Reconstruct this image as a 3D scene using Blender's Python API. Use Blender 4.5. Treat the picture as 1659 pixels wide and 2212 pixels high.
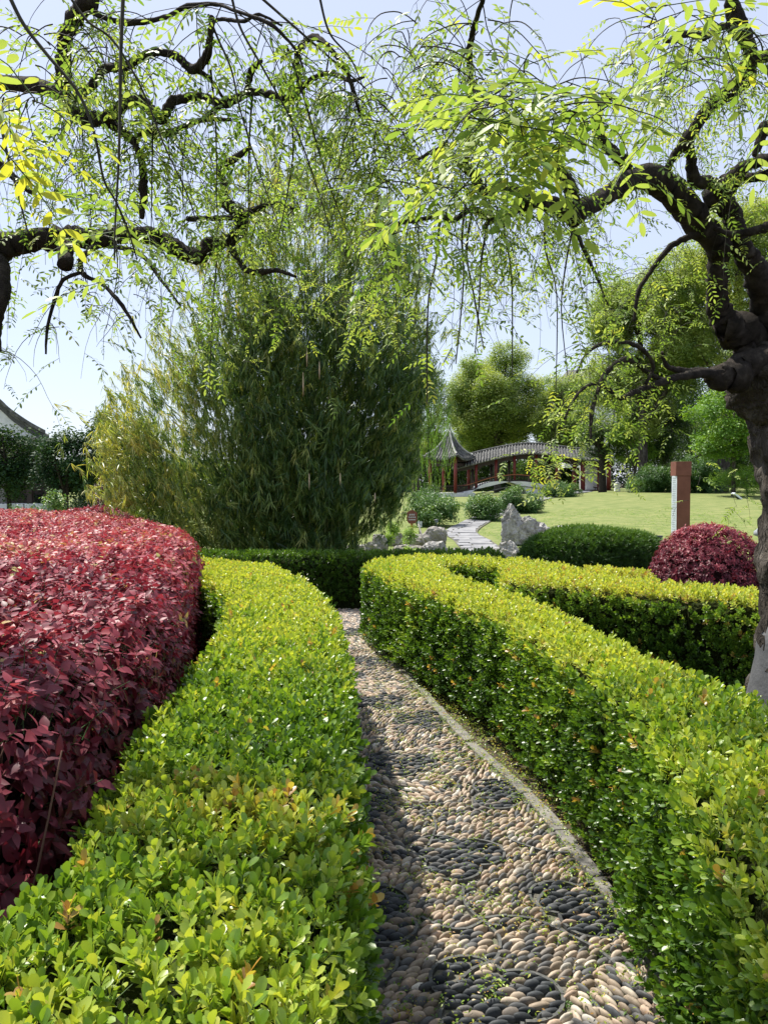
import bpy, bmesh, math, random
import numpy as np
from mathutils import Vector, Matrix, noise as mnoise
random.seed(7)
rng = np.random.default_rng(11)
sc = bpy.context.scene
for o in list(bpy.data.objects): bpy.data.objects.remove(o)
C = sc.collection

# ------------------------------------------------------------------ camera, sky, sun, exposure
EYE = 1.55
F = 1660.0                       # focal length in pixels of a 1659 px wide picture
TH = math.atan(61.0 / F)         # the camera looks 2 degrees down
cam = bpy.data.cameras.new("camera")
cam.sensor_fit = 'HORIZONTAL'; cam.sensor_width = 24.0; cam.lens = 24.0 * F / 1659.0
cam.clip_start = 0.05; cam.clip_end = 3000
camo = bpy.data.objects.new("camera", cam); C.objects.link(camo)
camo.location = (0, 0, EYE); camo.rotation_euler = (math.pi / 2 - TH, 0, 0)
sc.camera = camo

SUN_EL = math.radians(61); SUN_AZ = math.radians(-48)      # azimuth from +Y, negative = left
w = bpy.data.worlds.new("World"); sc.world = w; w.use_nodes = True
nt = w.node_tree; nt.nodes.clear()
sky = nt.nodes.new("ShaderNodeTexSky"); sky.sky_type = 'NISHITA'; sky.sun_disc = False
sky.sun_elevation = SUN_EL; sky.sun_rotation = SUN_AZ
sky.air_density = 1.0; sky.dust_density = 0.9; sky.ozone_density = 1.5; sky.altitude = 0
bg = nt.nodes.new("ShaderNodeBackground"); bg.inputs[1].default_value = 0.13
wo = nt.nodes.new("ShaderNodeOutputWorld")
hz = nt.nodes.new("ShaderNodeMix"); hz.data_type = 'RGBA'; hz.inputs['Factor'].default_value = .7      # thin white spring haze over the blue
hz.inputs['B'].default_value = (3.5, 3.75, 4.6, 1)
nt.links.new(sky.outputs[0], hz.inputs['A']); nt.links.new(hz.outputs['Result'], bg.inputs[0]); nt.links.new(bg.outputs[0], wo.inputs[0])
sl = bpy.data.lights.new("sun", 'SUN'); sl.energy = 4.6; sl.angle = math.radians(0.53); sl.color = (1.0, 0.95, 0.86)
so = bpy.data.objects.new("sun", sl); C.objects.link(so)
sd = Vector((math.sin(SUN_AZ) * math.cos(SUN_EL), math.cos(SUN_AZ) * math.cos(SUN_EL), math.sin(SUN_EL)))
so.rotation_euler = sd.to_track_quat('Z', 'Y').to_euler(); so.location = (0, 0, 30)
sc.view_settings.view_transform = 'Standard'; sc.view_settings.look = 'None'
sc.view_settings.exposure = 0.8; sc.view_settings.gamma = 1.0
sc.view_settings.use_curve_mapping = False
sc.render.engine = 'CYCLES'
try:
    sc.cycles.max_bounces = 8; sc.cycles.transparent_max_bounces = 6
    sc.cycles.diffuse_bounces = 3; sc.cycles.transmission_bounces = 4
except Exception: pass

# ------------------------------------------------------------------ helpers
def ray(u, v):
    cx = (u - 829.5) / F; cy = -(v - 1106.0) / F
    return np.array([cx, math.cos(TH) + cy * math.sin(TH), -math.sin(TH) + cy * math.cos(TH)])
def at(u, v, Y):
    d = ray(u, v); t = Y / d[1]
    return (d[0] * t, Y, EYE + d[2] * t)
def gz(u, v, z):
    d = ray(u, v); t = (z - EYE) / d[2]
    return (d[0] * t, d[1] * t)
def project(P):
    P = np.asarray(P); d = P - np.array([0, 0, EYE])
    zc = d[:, 1] * math.cos(TH) - d[:, 2] * math.sin(TH)
    yc = d[:, 1] * math.sin(TH) + d[:, 2] * math.cos(TH)
    zc = np.where(zc < 0.05, 0.05, zc)
    return 829.5 + F * d[:, 0] / zc, 1106 - F * yc / zc, zc

def tag(o, label=None, cat=None, group=None, kind=None):
    if label: o['label'] = label
    if cat: o['category'] = cat
    if group: o['group'] = group
    if kind: o['kind'] = kind
    return o
def empty(name, loc, label, cat, group=None, rz=0.0):
    o = bpy.data.objects.new(name, None); C.objects.link(o); o.empty_display_size = 0.1
    o.location = loc; o.rotation_euler = (0, 0, rz)
    return tag(o, label, cat, group)
def addobj(name, me, parent=None, world=True, kind=None):
    """links a mesh; world=True: its coordinates are world ones even below a parent"""
    o = bpy.data.objects.new(name, me); C.objects.link(o)
    if parent is not None:
        o.parent = parent
        if world:
            p = parent; L = Vector((0, 0, 0))
            while p is not None: L = L + Vector(p.location); p = p.parent
            o.location = -L
    if kind: o['kind'] = kind
    return o
def mesh(name, V, Fc, mat, smooth=True):
    me = bpy.data.meshes.new(name)
    me.from_pydata([tuple(map(float, v)) for v in V], [], [tuple(map(int, f)) for f in Fc])
    me.update()
    if mat: me.materials.append(mat)
    if smooth: me.polygons.foreach_set('use_smooth', [True] * len(me.polygons))
    return me
class MB:
    def __init__(s): s.V = []; s.F = []
    def add(s, V, Fc):
        n = len(s.V); s.V.extend([tuple(v) for v in V]); s.F.extend([tuple(i + n for i in f) for f in Fc]); return s
    def box(s, c, d, rz=0.0, ax=None):
        x, y, z = d[0] / 2, d[1] / 2, d[2] / 2
        P = [(-x, -y, -z), (x, -y, -z), (x, y, -z), (-x, y, -z), (-x, -y, z), (x, -y, z), (x, y, z), (-x, y, z)]
        co, si = math.cos(rz), math.sin(rz)
        P = [(c[0] + p[0] * co - p[1] * si, c[1] + p[0] * si + p[1] * co, c[2] + p[2]) for p in P]
        return s.add(P, [(0, 3, 2, 1), (4, 5, 6, 7), (0, 1, 5, 4), (1, 2, 6, 5), (2, 3, 7, 6), (3, 0, 4, 7)])
    def bar(s, a, b, wd, ht):
        a = Vector(a); b = Vector(b); d = (b - a); d.normalize()
        up = Vector((0, 0, 1)) if abs(d.z) < .95 else Vector((0, 1, 0))
        r = d.cross(up).normalized() * wd / 2; u = r.cross(d).normalized() * ht / 2
        P = [a - r - u, a + r - u, a + r + u, a - r + u, b - r - u, b + r - u, b + r + u, b - r + u]
        return s.add(P, [(0, 1, 2, 3), (7, 6, 5, 4), (0, 4, 5, 1), (1, 5, 6, 2), (2, 6, 7, 3), (3, 7, 4, 0)])
    def tube(s, P, R, n=8):
        V, Fc = tube(P, R, n); return s.add(V, Fc)
    def build(s, name, mat, parent=None, smooth=False, world=True, kind=None, bevel=0.0):
        me = mesh(name, s.V, s.F, mat, smooth); o = addobj(name, me, parent, world, kind)
        if bevel:
            m = o.modifiers.new("bevel", 'BEVEL'); m.width = bevel; m.segments = 2
        return o
def spline(P, per=6, close=False):
    P = np.array(P, float); n = len(P); out = []
    rngi = range(n if close else n - 1)
    for i in rngi:
        if close: p0, p1, p2, p3 = P[(i - 1) % n], P[i], P[(i + 1) % n], P[(i + 2) % n]
        else: p0, p1, p2, p3 = P[max(i - 1, 0)], P[i], P[i + 1], P[min(i + 2, n - 1)]
        for k in range(per):
            t = k / per
            out.append(.5 * ((2 * p1) + (-p0 + p2) * t + (2 * p0 - 5 * p1 + 4 * p2 - p3) * t * t + (-p0 + 3 * p1 - 3 * p2 + p3) * t ** 3))
    if not close: out.append(P[-1])
    return np.array(out)
def tube(P, R, n=8, rough=0.0, seed=0, cap=True):
    P = np.array(P, float); m = len(P); R = np.broadcast_to(np.array(R, float), (m,))
    T = np.gradient(P, axis=0); T /= np.linalg.norm(T, axis=1)[:, None] + 1e-9
    up = np.array([0, 0, 1.0]) if abs(T[0][2]) < .9 else np.array([1.0, 0, 0])
    A = np.cross(T[0], up); A /= np.linalg.norm(A); V = []
    L = np.concatenate([[0], np.cumsum(np.linalg.norm(np.diff(P, axis=0), axis=1))])
    ang = np.arange(n) * 2 * math.pi / n
    for i in range(m):
        A = A - T[i] * A.dot(T[i]); A /= np.linalg.norm(A) + 1e-9; B = np.cross(T[i], A)
        rr = R[i] * np.ones(n)
        if rough:
            for j in range(n):
                p = P[i] + (A * math.cos(ang[j]) + B * math.sin(ang[j])) * R[i]
                q = Vector((p[0] + seed, p[1], p[2]))
                rr[j] *= 1 + rough * (mnoise.noise(q * 9) * .9 + mnoise.noise(q * 28) * .45 + mnoise.noise(q * 70) * .25)
        V.append(P[i] + (np.cos(ang)[:, None] * A + np.sin(ang)[:, None] * B) * rr[:, None])
    V = np.concatenate(V); Fc = []
    for i in range(m - 1):
        for j in range(n):
            k = (j + 1) % n; Fc.append((i * n + j, i * n + k, (i + 1) * n + k, (i + 1) * n + j))
    V = [tuple(v) for v in V]
    if cap:
        V.append(tuple(P[0])); V.append(tuple(P[-1])); a, b = len(V) - 2, len(V) - 1
        for j in range(n):
            k = (j + 1) % n; Fc.append((a, k, j)); Fc.append((b, (m - 1) * n + j, (m - 1) * n + k))
    return V, Fc

# ------------------------------------------------------------------ materials
def newmat(name):
    m = bpy.data.materials.new(name); m.use_nodes = True; nt = m.node_tree
    b = nt.nodes["Principled BSDF"]; return m, nt, b
def N(nt, t, **kw):
    n = nt.nodes.new(t)
    for k, v in kw.items(): setattr(n, k, v)
    return n
def noise_mat(name, stops, scale=5.0, rough=.8, detail=8, bump=.3, bscale=None, dist=.01, stretch=(1, 1, 1), spec=.3, coord='Object', dis=0.0, vor=None, rvar=None):
    m, nt, b = newmat(name); L = nt.links.new
    tc = N(nt, "ShaderNodeTexCoord"); mp = N(nt, "ShaderNodeMapping"); mp.inputs['Scale'].default_value = stretch
    L(tc.outputs[coord], mp.inputs[0])
    nz = N(nt, "ShaderNodeTexNoise"); nz.inputs['Scale'].default_value = scale; nz.inputs['Detail'].default_value = detail; nz.inputs['Roughness'].default_value = .62
    nz.inputs['Distortion'].default_value = dis
    L(mp.outputs[0], nz.inputs['Vector'])
    cr = N(nt, "ShaderNodeValToRGB"); e = cr.color_ramp.elements
    while len(e) > 1: e.remove(e[-1])
    for i, (p, c) in enumerate(stops):
        el = e[0] if i == 0 else e.new(p); el.position = p; el.color = (*c, 1)
    L(nz.outputs['Fac'], cr.inputs[0]); L(cr.outputs[0], b.inputs['Base Color'])
    b.inputs['Roughness'].default_value = rough; b.inputs['Specular IOR Level'].default_value = spec
    if bump:
        n2 = N(nt, "ShaderNodeTexNoise"); n2.inputs['Scale'].default_value = bscale or scale * 4; n2.inputs['Detail'].default_value = 6
        L(mp.outputs[0], n2.inputs['Vector'])
        h = n2.outputs['Fac']
        if vor:
            vn = N(nt, "ShaderNodeTexVoronoi", feature='DISTANCE_TO_EDGE'); vn.inputs['Scale'].default_value = vor
            ad = N(nt, "ShaderNodeVectorMath", operation='ADD'); ns = N(nt, "ShaderNodeVectorMath", operation='SCALE'); ns.inputs['Scale'].default_value = .12
            L(n2.outputs['Color'], ns.inputs[0]); L(mp.outputs[0], ad.inputs[0]); L(ns.outputs[0], ad.inputs[1]); L(ad.outputs[0], vn.inputs['Vector'])
            mm = N(nt, "ShaderNodeMath", operation='MULTIPLY_ADD'); mm.inputs[1].default_value = 1.6
            mn = N(nt, "ShaderNodeMath", operation='MINIMUM'); mn.inputs[1].default_value = .35
            L(vn.outputs['Distance'], mn.inputs[0]); L(mn.outputs[0], mm.inputs[0]); L(h, mm.inputs[2]); h = mm.outputs[0]
        bp = N(nt, "ShaderNodeBump"); bp.inputs['Strength'].default_value = bump; bp.inputs['Distance'].default_value = dist
        L(h, bp.inputs['Height']); L(bp.outputs[0], b.inputs['Normal'])
    return m
def plain(name, c, rough=.6, spec=.4, metal=0.0):
    return noise_mat(name, [(0.3, tuple(x * .82 for x in c)), (.7, tuple(min(1, x * 1.12) for x in c))], 14, rough, 5, .12, 60, .004, spec=spec)
def leaf_mat(name, stops, rough=.42, tr=.38, tgain=(1.5, 1.35, .6), spec=.45, vary=.28):
    m, nt, b = newmat(name); L = nt.links.new
    a1 = N(nt, "ShaderNodeAttribute", attribute_type='INSTANCER', attribute_name='tint')
    a2 = N(nt, "ShaderNodeAttribute", attribute_type='GEOMETRY', attribute_name='lv')
    ma = N(nt, "ShaderNodeMath", operation='MULTIPLY_ADD'); ma.inputs[1].default_value = vary
    L(a2.outputs['Fac'], ma.inputs[0]); L(a1.outputs['Fac'], ma.inputs[2])
    ms = N(nt, "ShaderNodeMath", operation='SUBTRACT'); ms.inputs[1].default_value = vary / 2; L(ma.outputs[0], ms.inputs[0])
    cr = N(nt, "ShaderNodeValToRGB"); e = cr.color_ramp.elements
    while len(e) > 1: e.remove(e[-1])
    for i, (p, c) in enumerate(stops):
        el = e[0] if i == 0 else e.new(p); el.position = p; el.color = (*c, 1)
    L(ms.outputs[0], cr.inputs[0])
    L(cr.outputs[0], b.inputs['Base Color']); b.inputs['Roughness'].default_value = rough; b.inputs['Specular IOR Level'].default_value = spec
    tl = N(nt, "ShaderNodeBsdfTranslucent"); vm = N(nt, "ShaderNodeVectorMath", operation='MULTIPLY'); vm.inputs[1].default_value = tgain
    L(cr.outputs[0], vm.inputs[0]); L(vm.outputs[0], tl.inputs[0])
    mx = N(nt, "ShaderNodeMixShader"); mx.inputs[0].default_value = tr
    L(b.outputs[0], mx.inputs[1]); L(tl.outputs[0], mx.inputs[2])
    L(mx.outputs[0], nt.nodes["Material Output"].inputs[0])
    return m

M = {}
M['boxwood'] = leaf_mat('boxwood_leaf', [(0, (.03, .08, .010)), (.3, (.09, .19, .018)), (.5, (.20, .33, .035)), (.72, (.42, .50, .075)), (.84, (.50, .52, .10)), (.92, (.44, .33, .07)), (1, (.40, .23, .08))], .34, .4, spec=.48)
M['yew'] = leaf_mat('yew_leaf', [(0, (.02, .05, .008)), (.5, (.05, .13, .014)), (1, (.13, .24, .02))], .45, .25)
M['red'] = leaf_mat('red_leaf', [(0, (.075, .012, .02)), (.35, (.18, .026, .042)), (.62, (.36, .07, .09)), (.85, (.50, .19, .17)), (.95, (.40, .33, .09)), (1, (.36, .36, .1))], .46, .28, (1.35, .8, .8), .35)
M['plum'] = leaf_mat('purple_leaf', [(0, (.03, .008, .018)), (1, (.14, .03, .06))], .45, .2, (1.3, .8, .8))
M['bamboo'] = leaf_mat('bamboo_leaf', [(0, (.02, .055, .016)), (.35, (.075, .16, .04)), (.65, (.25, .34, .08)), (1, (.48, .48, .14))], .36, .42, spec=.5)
M['scholar'] = leaf_mat('tree_leaf', [(0, (.08, .17, .025)), (.4, (.22, .34, .06)), (.75, (.40, .49, .12)), (1, (.60, .60, .07))], .45, .48, (1.2, 1.2, .7), .35)
M['camphor'] = leaf_mat('far_leaf', [(0, (.02, .05, .014)), (.35, (.075, .14, .03)), (.7, (.225, .31, .07)), (1, (.39, .44, .12))], .5, .45, (1.35, 1.35, .6))
M['fargreen'] = leaf_mat('fresh_leaf', [(0, (.05, .12, .02)), (.5, (.13, .27, .03)), (1, (.28, .42, .05))], .5, .35)
M['shrubgreen'] = leaf_mat('shrub_leaf', [(0, (.025, .075, .02)), (.5, (.07, .16, .035)), (1, (.17, .28, .05))], .45, .3)
M['darktree'] = leaf_mat('dark_leaf', [(0, (.012, .035, .016)), (.6, (.035, .085, .025)), (1, (.12, .18, .04))], .6, .2, spec=.2)
M['bark'] = noise_mat('bark', [(.25, (.022, .019, .016)), (.5, (.07, .06, .05)), (.75, (.18, .16, .14))], 9, .92, 10, 1.0, 30, .025, (1, 1, .3), .15, vor=20)
M['barkdark'] = noise_mat('branch_bark', [(.3, (.014, .012, .01)), (.55, (.045, .037, .03)), (.8, (.12, .105, .085))], 22, .9, 8, .8, 60, .008, (1, 1, 1), .15, vor=45)
M['twig'] = noise_mat('twig_bark', [(.3, (.018, .018, .012)), (.7, (.06, .055, .03))], 40, .8, 4, 0)
M['greentwig'] = noise_mat('green_twig', [(.3, (.03, .06, .02)), (.7, (.08, .14, .04))], 40, .6, 4, 0)
M['hedgecore'] = noise_mat('hedge_interior', [(.35, (.012, .018, .006)), (.6, (.04, .05, .016)), (.8, (.07, .055, .03))], 30, .95, 8, 1, 60, .03, spec=.05)  # twig and leaf brown, darkened with the shade inside the hedge
M['redcore'] = noise_mat('shrub_interior', [(.35, (.012, .008, .007)), (.7, (.05, .02, .02))], 30, .95, 8, 1, 60, .03, spec=.05)  # darkened likewise with the shade inside the shrubs
M['redtwig'] = plain('red_twig', (.12, .06, .04), .8)
M['soil'] = noise_mat('soil', [(.3, (.035, .028, .02)), (.55, (.075, .06, .04)), (.75, (.13, .11, .07))], 12, .95, 12, .8, 60, .02)
M['mortar'] = noise_mat('mortar', [(.3, (.08, .075, .06)), (.5, (.15, .14, .115)), (.62, (.12, .13, .07)), (.8, (.25, .235, .2))], 16, .95, 12, .9, 140, .006)
M['lawn'] = noise_mat('lawn', [(.3, (.12, .16, .05)), (.5, (.18, .21, .075)), (.62, (.22, .235, .09)), (.8, (.27, .25, .12))], 1.6, .95, 14, .5, 90, .02, spec=.1)
M['limestone'] = noise_mat('limestone', [(.32, (.09, .088, .08)), (.44, (.26, .25, .235)), (.56, (.40, .39, .365)), (.75, (.56, .545, .51))], 5.5, .9, 15, 1.0, 14, .09, dis=1.2)
M['limestone2'] = noise_mat('brown_limestone', [(.28, (.12, .105, .09)), (.45, (.24, .22, .195)), (.62, (.38, .355, .32)), (.8, (.5, .475, .44))], 4.5, .9, 15, 1.0, 12, .08, dis=1.0)
M['cement'] = noise_mat('cement', [(.3, (.06, .062, .066)), (.7, (.12, .122, .126))], 12, .9, 10, .5, 60, .006)
M['kerb'] = noise_mat('kerb_stone', [(.3, (.09, .088, .08)), (.5, (.18, .172, .155)), (.75, (.28, .265, .235))], 14, .9, 10, .5, 90, .004)
M['tileedge'] = noise_mat('grey_tile', [(.3, (.05, .052, .052)), (.7, (.14, .14, .13))], 30, .85, 8, .5, 120, .003)
M['flag'] = noise_mat('flagstone', [(.3, (.15, .15, .155)), (.5, (.25, .25, .255)), (.75, (.36, .355, .35))], 2.5, .85, 10, .4, 30, .01)
M['rooftile'] = noise_mat('roof_tile', [(.3, (.045, .046, .047)), (.5, (.11, .11, .105)), (.75, (.26, .255, .24))], 3.5, .85, 12, .4, 22, .02)
M['ridge'] = noise_mat('ridge_plaster', [(.3, (.2, .2, .19)), (.7, (.48, .48, .45))], 4, .85, 10, .3)
M['redwood'] = plain('red_lacquer', (.16, .025, .02), .5)
M['darkwood'] = plain('dark_wood', (.035, .02, .015), .55)
M['white'] = noise_mat('white_plaster', [(.3, (.5, .51, .5)), (.5, (.74, .74, .73)), (.8, (.82, .82, .81))], 1.5, .85, 12, .2, 30, .01)
M['signbrown'] = noise_mat('sign_brown', [(.3, (.13, .045, .028)), (.7, (.19, .07, .045))], 4, .55, 6, .05)
M['signwhite'] = plain('sign_white', (.7, .76, .8), .4)
M['metalgrey'] = plain('lamp_grey', (.32, .34, .36), .45)
M['metaldark'] = plain('lamp_dark', (.035, .04, .045), .45)
M['glass'] = plain('window_glass', (.1, .13, .16), .12, .6)
M['orange'] = plain('orange_wood', (.28, .1, .04), .6)
M['culm'] = noise_mat('bamboo_culm', [(.3, (.09, .13, .03)), (.6, (.2, .23, .07)), (.8, (.3, .28, .12))], 8, .5, 6, .1)
M['sheath'] = plain('dry_sheath', (.5, .4, .24), .8)
# pebbles: colour from a value carried by every pebble
def pebble_mat():
    m, nt, b = newmat('river_pebble'); L = nt.links.new
    a1 = N(nt, "ShaderNodeAttribute", attribute_type='INSTANCER', attribute_name='tint')
    cr = N(nt, "ShaderNodeValToRGB"); e = cr.color_ramp.elements
    cols = [(0, (.018, .021, .024)), (.2, (.045, .05, .055)), (.38, (.12, .115, .11)), (.5, (.23, .18, .13)), (.62, (.32, .26, .195)), (.72, (.34, .245, .18)), (.82, (.43, .37, .29)), (.92, (.34, .32, .29)), (1, (.58, .53, .45))]
    while len(e) > 1: e.remove(e[-1])
    for i, (p, c) in enumerate(cols):
        el = e[0] if i == 0 else e.new(p); el.position = p; el.color = (*c, 1)
    L(a1.outputs['Fac'], cr.inputs[0])
    tc = N(nt, "ShaderNodeNewGeometry"); nz = N(nt, "ShaderNodeTexNoise"); nz.inputs['Scale'].default_value = 60; nz.inputs['Detail'].default_value = 8
    L(tc.outputs['Position'], nz.inputs['Vector'])
    r2 = N(nt, "ShaderNodeMapRange"); r2.inputs[1].default_value = .3; r2.inputs[2].default_value = .7; r2.inputs[3].default_value = .9; r2.inputs[4].default_value = 1.45
    L(nz.outputs['Fac'], r2.inputs[0])
    vm = N(nt, "ShaderNodeVectorMath", operation='SCALE'); L(cr.outputs[0], vm.inputs[0]); L(r2.outputs[0], vm.inputs['Scale'])
    L(vm.outputs[0], b.inputs['Base Color']); b.inputs['Roughness'].default_value = .62; b.inputs['Specular IOR Level'].default_value = .35
    bp = N(nt, "ShaderNodeBump"); bp.inputs['Strength'].default_value = .25; bp.inputs['Distance'].default_value = .003
    L(nz.outputs['Fac'], bp.inputs['Height']); L(bp.outputs[0], b.inputs['Normal'])
    return m
M['pebble'] = pebble_mat()

# ------------------------------------------------------------------ instancing of sprigs on points
def source_mesh(name, V, Fc, lv, mat, mats=None, smooth=True):
    me = mesh(name, V, Fc, mat, smooth)
    a = me.attributes.new('lv', 'FLOAT', 'POINT'); a.data.foreach_set('value', np.asarray(lv, 'f'))
    return me
GROUPS = {}
def group_for(key, meshes):
    if key in GROUPS: return GROUPS[key]
    col = bpy.data.collections.new(key + "_forms")
    for i, me in enumerate(meshes):
        o = bpy.data.objects.new(key + "_form", me); col.objects.link(o)
    g = bpy.data.node_groups.new(key + "_scatter", 'GeometryNodeTree')
    g.interface.new_socket("Geometry", in_out='INPUT', socket_type='NodeSocketGeometry')
    g.interface.new_socket("Geometry", in_out='OUTPUT', socket_type='NodeSocketGeometry')
    i_ = g.nodes.new('NodeGroupInput'); o_ = g.nodes.new('NodeGroupOutput')
    ci = g.nodes.new('GeometryNodeCollectionInfo'); ci.inputs['Collection'].default_value = col
    ci.inputs['Separate Children'].default_value = True; ci.inputs['Reset Children'].default_value = True
    ip = g.nodes.new('GeometryNodeInstanceOnPoints'); ip.inputs['Pick Instance'].default_value = True
    def attr(nm, ty):
        n = g.nodes.new('GeometryNodeInputNamedAttribute'); n.data_type = ty; n.inputs['Name'].default_value = nm; return n
    ar, as_, ai = attr('rot', 'FLOAT_VECTOR'), attr('scl', 'FLOAT_VECTOR'), attr('vi', 'INT')
    er = g.nodes.new('FunctionNodeEulerToRotation')
    L = g.links.new
    L(i_.outputs[0], ip.inputs['Points']); L(ci.outputs[0], ip.inputs['Instance'])
    L(ar.outputs['Attribute'], er.inputs[0]); L(er.outputs[0], ip.inputs['Rotation'])
    L(as_.outputs['Attribute'], ip.inputs['Scale']); L(ai.outputs['Attribute'], ip.inputs['Instance Index'])
    L(ip.outputs[0], o_.inputs[0])
    GROUPS[key] = g; return g
def frames(D, spin=None):
    D = np.asarray(D, float); D = D / (np.linalg.norm(D, axis=1)[:, None] + 1e-9); n = len(D)
    ref = np.where(np.abs(D[:, 2:3]) < .9, np.array([[0, 0, 1.0]]), np.array([[1.0, 0, 0]]))
    X = np.cross(ref, D); X /= np.linalg.norm(X, axis=1)[:, None]; Y = np.cross(D, X)
    if spin is None: spin = rng.uniform(0, 2 * math.pi, n)
    c, s = np.cos(spin)[:, None], np.sin(spin)[:, None]
    return np.stack([X * c + Y * s, -X * s + Y * c, D], axis=2)     # columns
def eulers(R):
    y = -np.arcsin(np.clip(R[:, 2, 0], -1, 1)); x = np.arctan2(R[:, 2, 1], R[:, 2, 2]); z = np.arctan2(R[:, 1, 0], R[:, 0, 0])
    return np.stack([x, y, z], 1)
def scatter(name, parent, key, forms, P, R, S, vi, tint, kind='stuff'):
    n = len(P); me = bpy.data.meshes.new(name); me.vertices.add(n)
    me.vertices.foreach_set('co', np.asarray(P, 'f').ravel())
    S = np.asarray(S, float)
    if S.ndim == 1: S = np.repeat(S[:, None], 3, 1)
    for nm, ty, fld, data in (('rot', 'FLOAT_VECTOR', 'vector', eulers(R)), ('scl', 'FLOAT_VECTOR', 'vector', S), ('vi', 'INT', 'value', vi), ('tint', 'FLOAT', 'value', tint)):
        a = me.attributes.new(nm, ty, 'POINT')
        a.data.foreach_set(fld, np.ascontiguousarray(data, 'i' if ty == 'INT' else 'f').ravel())
    o = addobj(name, me, parent, True, kind)
    md = o.modifiers.new("scatter", 'NODES'); md.node_group = group_for(key, forms)
    return o

# ------------------------------------------------------------------ leaves and sprigs
def leaf_shape(L, W, kind='obovate', fold=.18, curl=.12):
    """a leaf lying along +Y, base at origin, two rows either side of a sunk midrib"""
    prof = {'obovate': [(0, 0), (.3, .55), (.62, 1.0), (.86, .8), (1, 0)],
            'ovate': [(0, 0), (.22, .85), (.45, 1.0), (.75, .55), (1, 0)],
            'lance': [(0, 0), (.2, .9), (.55, .85), (1, 0)],
            'ellip': [(0, 0), (.25, .8), (.6, 1.0), (.85, .65), (1, 0)],
            'diamond': [(0, 0), (.45, 1.0), (1, 0)]}[kind]
    V = []; Fc = []; rows = []
    for t, wv in prof:
        z = -curl * L * t * t
        if wv == 0: V.append((0, t * L, z)); rows.append((len(V) - 1,))
        else:
            h = wv * W / 2; k = len(V)
            V += [(-h, t * L, z + fold * h), (0, t * L, z), (h, t * L, z + fold * h)]; rows.append((k, k + 1, k + 2))
    for a, b in zip(rows[:-1], rows[1:]):
        if len(a) == 1 and len(b) == 3: Fc += [(a[0], b[1], b[0]), (a[0], b[2], b[1])]
        elif len(a) == 3 and len(b) == 1: Fc += [(a[0], a[1], b[0]), (a[1], a[2], b[0])]
        elif len(a) == 3: Fc += [(a[0], a[1], b[1], b[0]), (a[1], a[2], b[2], b[1])]
    return np.array(V, float), Fc
def mrot(yaw, pitch, roll=0.0):
    return np.array((Matrix.Rotation(yaw, 3, 'Z') @ Matrix.Rotation(pitch, 3, 'X') @ Matrix.Rotation(roll, 3, 'Y')))
def make_sprigs(key, base, mat, nvar, placer, stem=None):
    """placer(rnd) -> list of (rot3x3, pos, scale); joined into one mesh per form, kept as list too"""
    forms = []; lists = []
    for v in range(nvar):
        rnd = random.Random(hash(key) % 1000 + v * 17 if False else sum(map(ord, key)) + v * 17)
        pl = placer(rnd); V = []; Fc = []; lv = []
        for (R, p, s) in pl:
            n = sum(len(a) for a in V)
            V.append((base[0] * s) @ R.T + np.array(p)); Fc += [tuple(i + n for i in f) for f in base[1]]
            lv += [rnd.random()] * len(base[0])
        nm = [0] * len(Fc)
        if stem:
            sv, sf = stem(rnd); n = sum(len(a) for a in V); V.append(np.array(sv)); Fc += [tuple(i + n for i in f) for f in sf]; lv += [0.4] * len(sv); nm += [1] * len(sf)
        me = source_mesh(key + "_sprig", np.concatenate(V), Fc, lv, mat)
        if stem:
            me.materials.append(M['greentwig']); me.polygons.foreach_set('material_index', nm)
        forms.append(me); lists.append(pl)
    return forms, lists

BOXLEAF = leaf_shape(.029, .0142, 'obovate', .22, .1)
def box_place(r):
    out = []
    for k in range(5):
        z = .006 + k * .009; a = k * math.pi / 2 + r.uniform(-.35, .35)
        for s in (0, math.pi):
            out.append((mrot(a + s, math.radians(28 + k * 9 + r.uniform(-12, 12)), r.uniform(-.4, .4)), (0, 0, z), r.uniform(.75, 1.15)))
    out.append((mrot(r.uniform(0, 6), 1.2, 0), (0, 0, .038), .7)); return out
def box_stem(r): return tube([(0, 0, -.03), (0, 0, .04)], [.0012, .0008], 3, cap=False)
BOX = make_sprigs('boxwood', BOXLEAF, M['boxwood'], 5, box_place, box_stem)
REDLEAF = leaf_shape(.056, .030, 'ovate', .16, .16)
def red_place(r):
    out = []; n = r.randint(6, 8)
    for k in range(n):
        a = k * 2.4 + r.uniform(-.3, .3); lev = k / n
        out.append((mrot(a, math.radians(-8 + 42 * lev + r.uniform(-14, 14)), r.uniform(-.4, .4)), (0, 0, .045 * lev), r.uniform(.65, 1.15) * (1.08 - .45 * lev)))
    return out
def red_stem(r): return tube([(0, 0, -.05), (0, 0, .045)], [.0018, .001], 3, cap=False)
RED = make_sprigs('red', REDLEAF, M['red'], 5, red_place, red_stem)
RED2 = make_sprigs('plum', leaf_shape(.042, .021, 'ovate', .16, .2), M['plum'], 4, red_place)
REDD = make_sprigs('reddome', leaf_shape(.046, .02, 'ovate', .16, .25), M['red'], 4, red_place)
YEWL = leaf_shape(.035, .004, 'diamond', .1, .1)
def yew_place(r):
    return [(mrot(r.uniform(0, 6.28), math.radians(r.uniform(25, 80)), 0), (0, 0, r.uniform(0, .04)), r.uniform(.7, 1.2)) for _ in range(22)]
YEW = make_sprigs('yew', YEWL, M['yew'], 3, yew_place)
BAMLEAF = leaf_shape(.145, .0125, 'lance', .15, .3)
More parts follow.
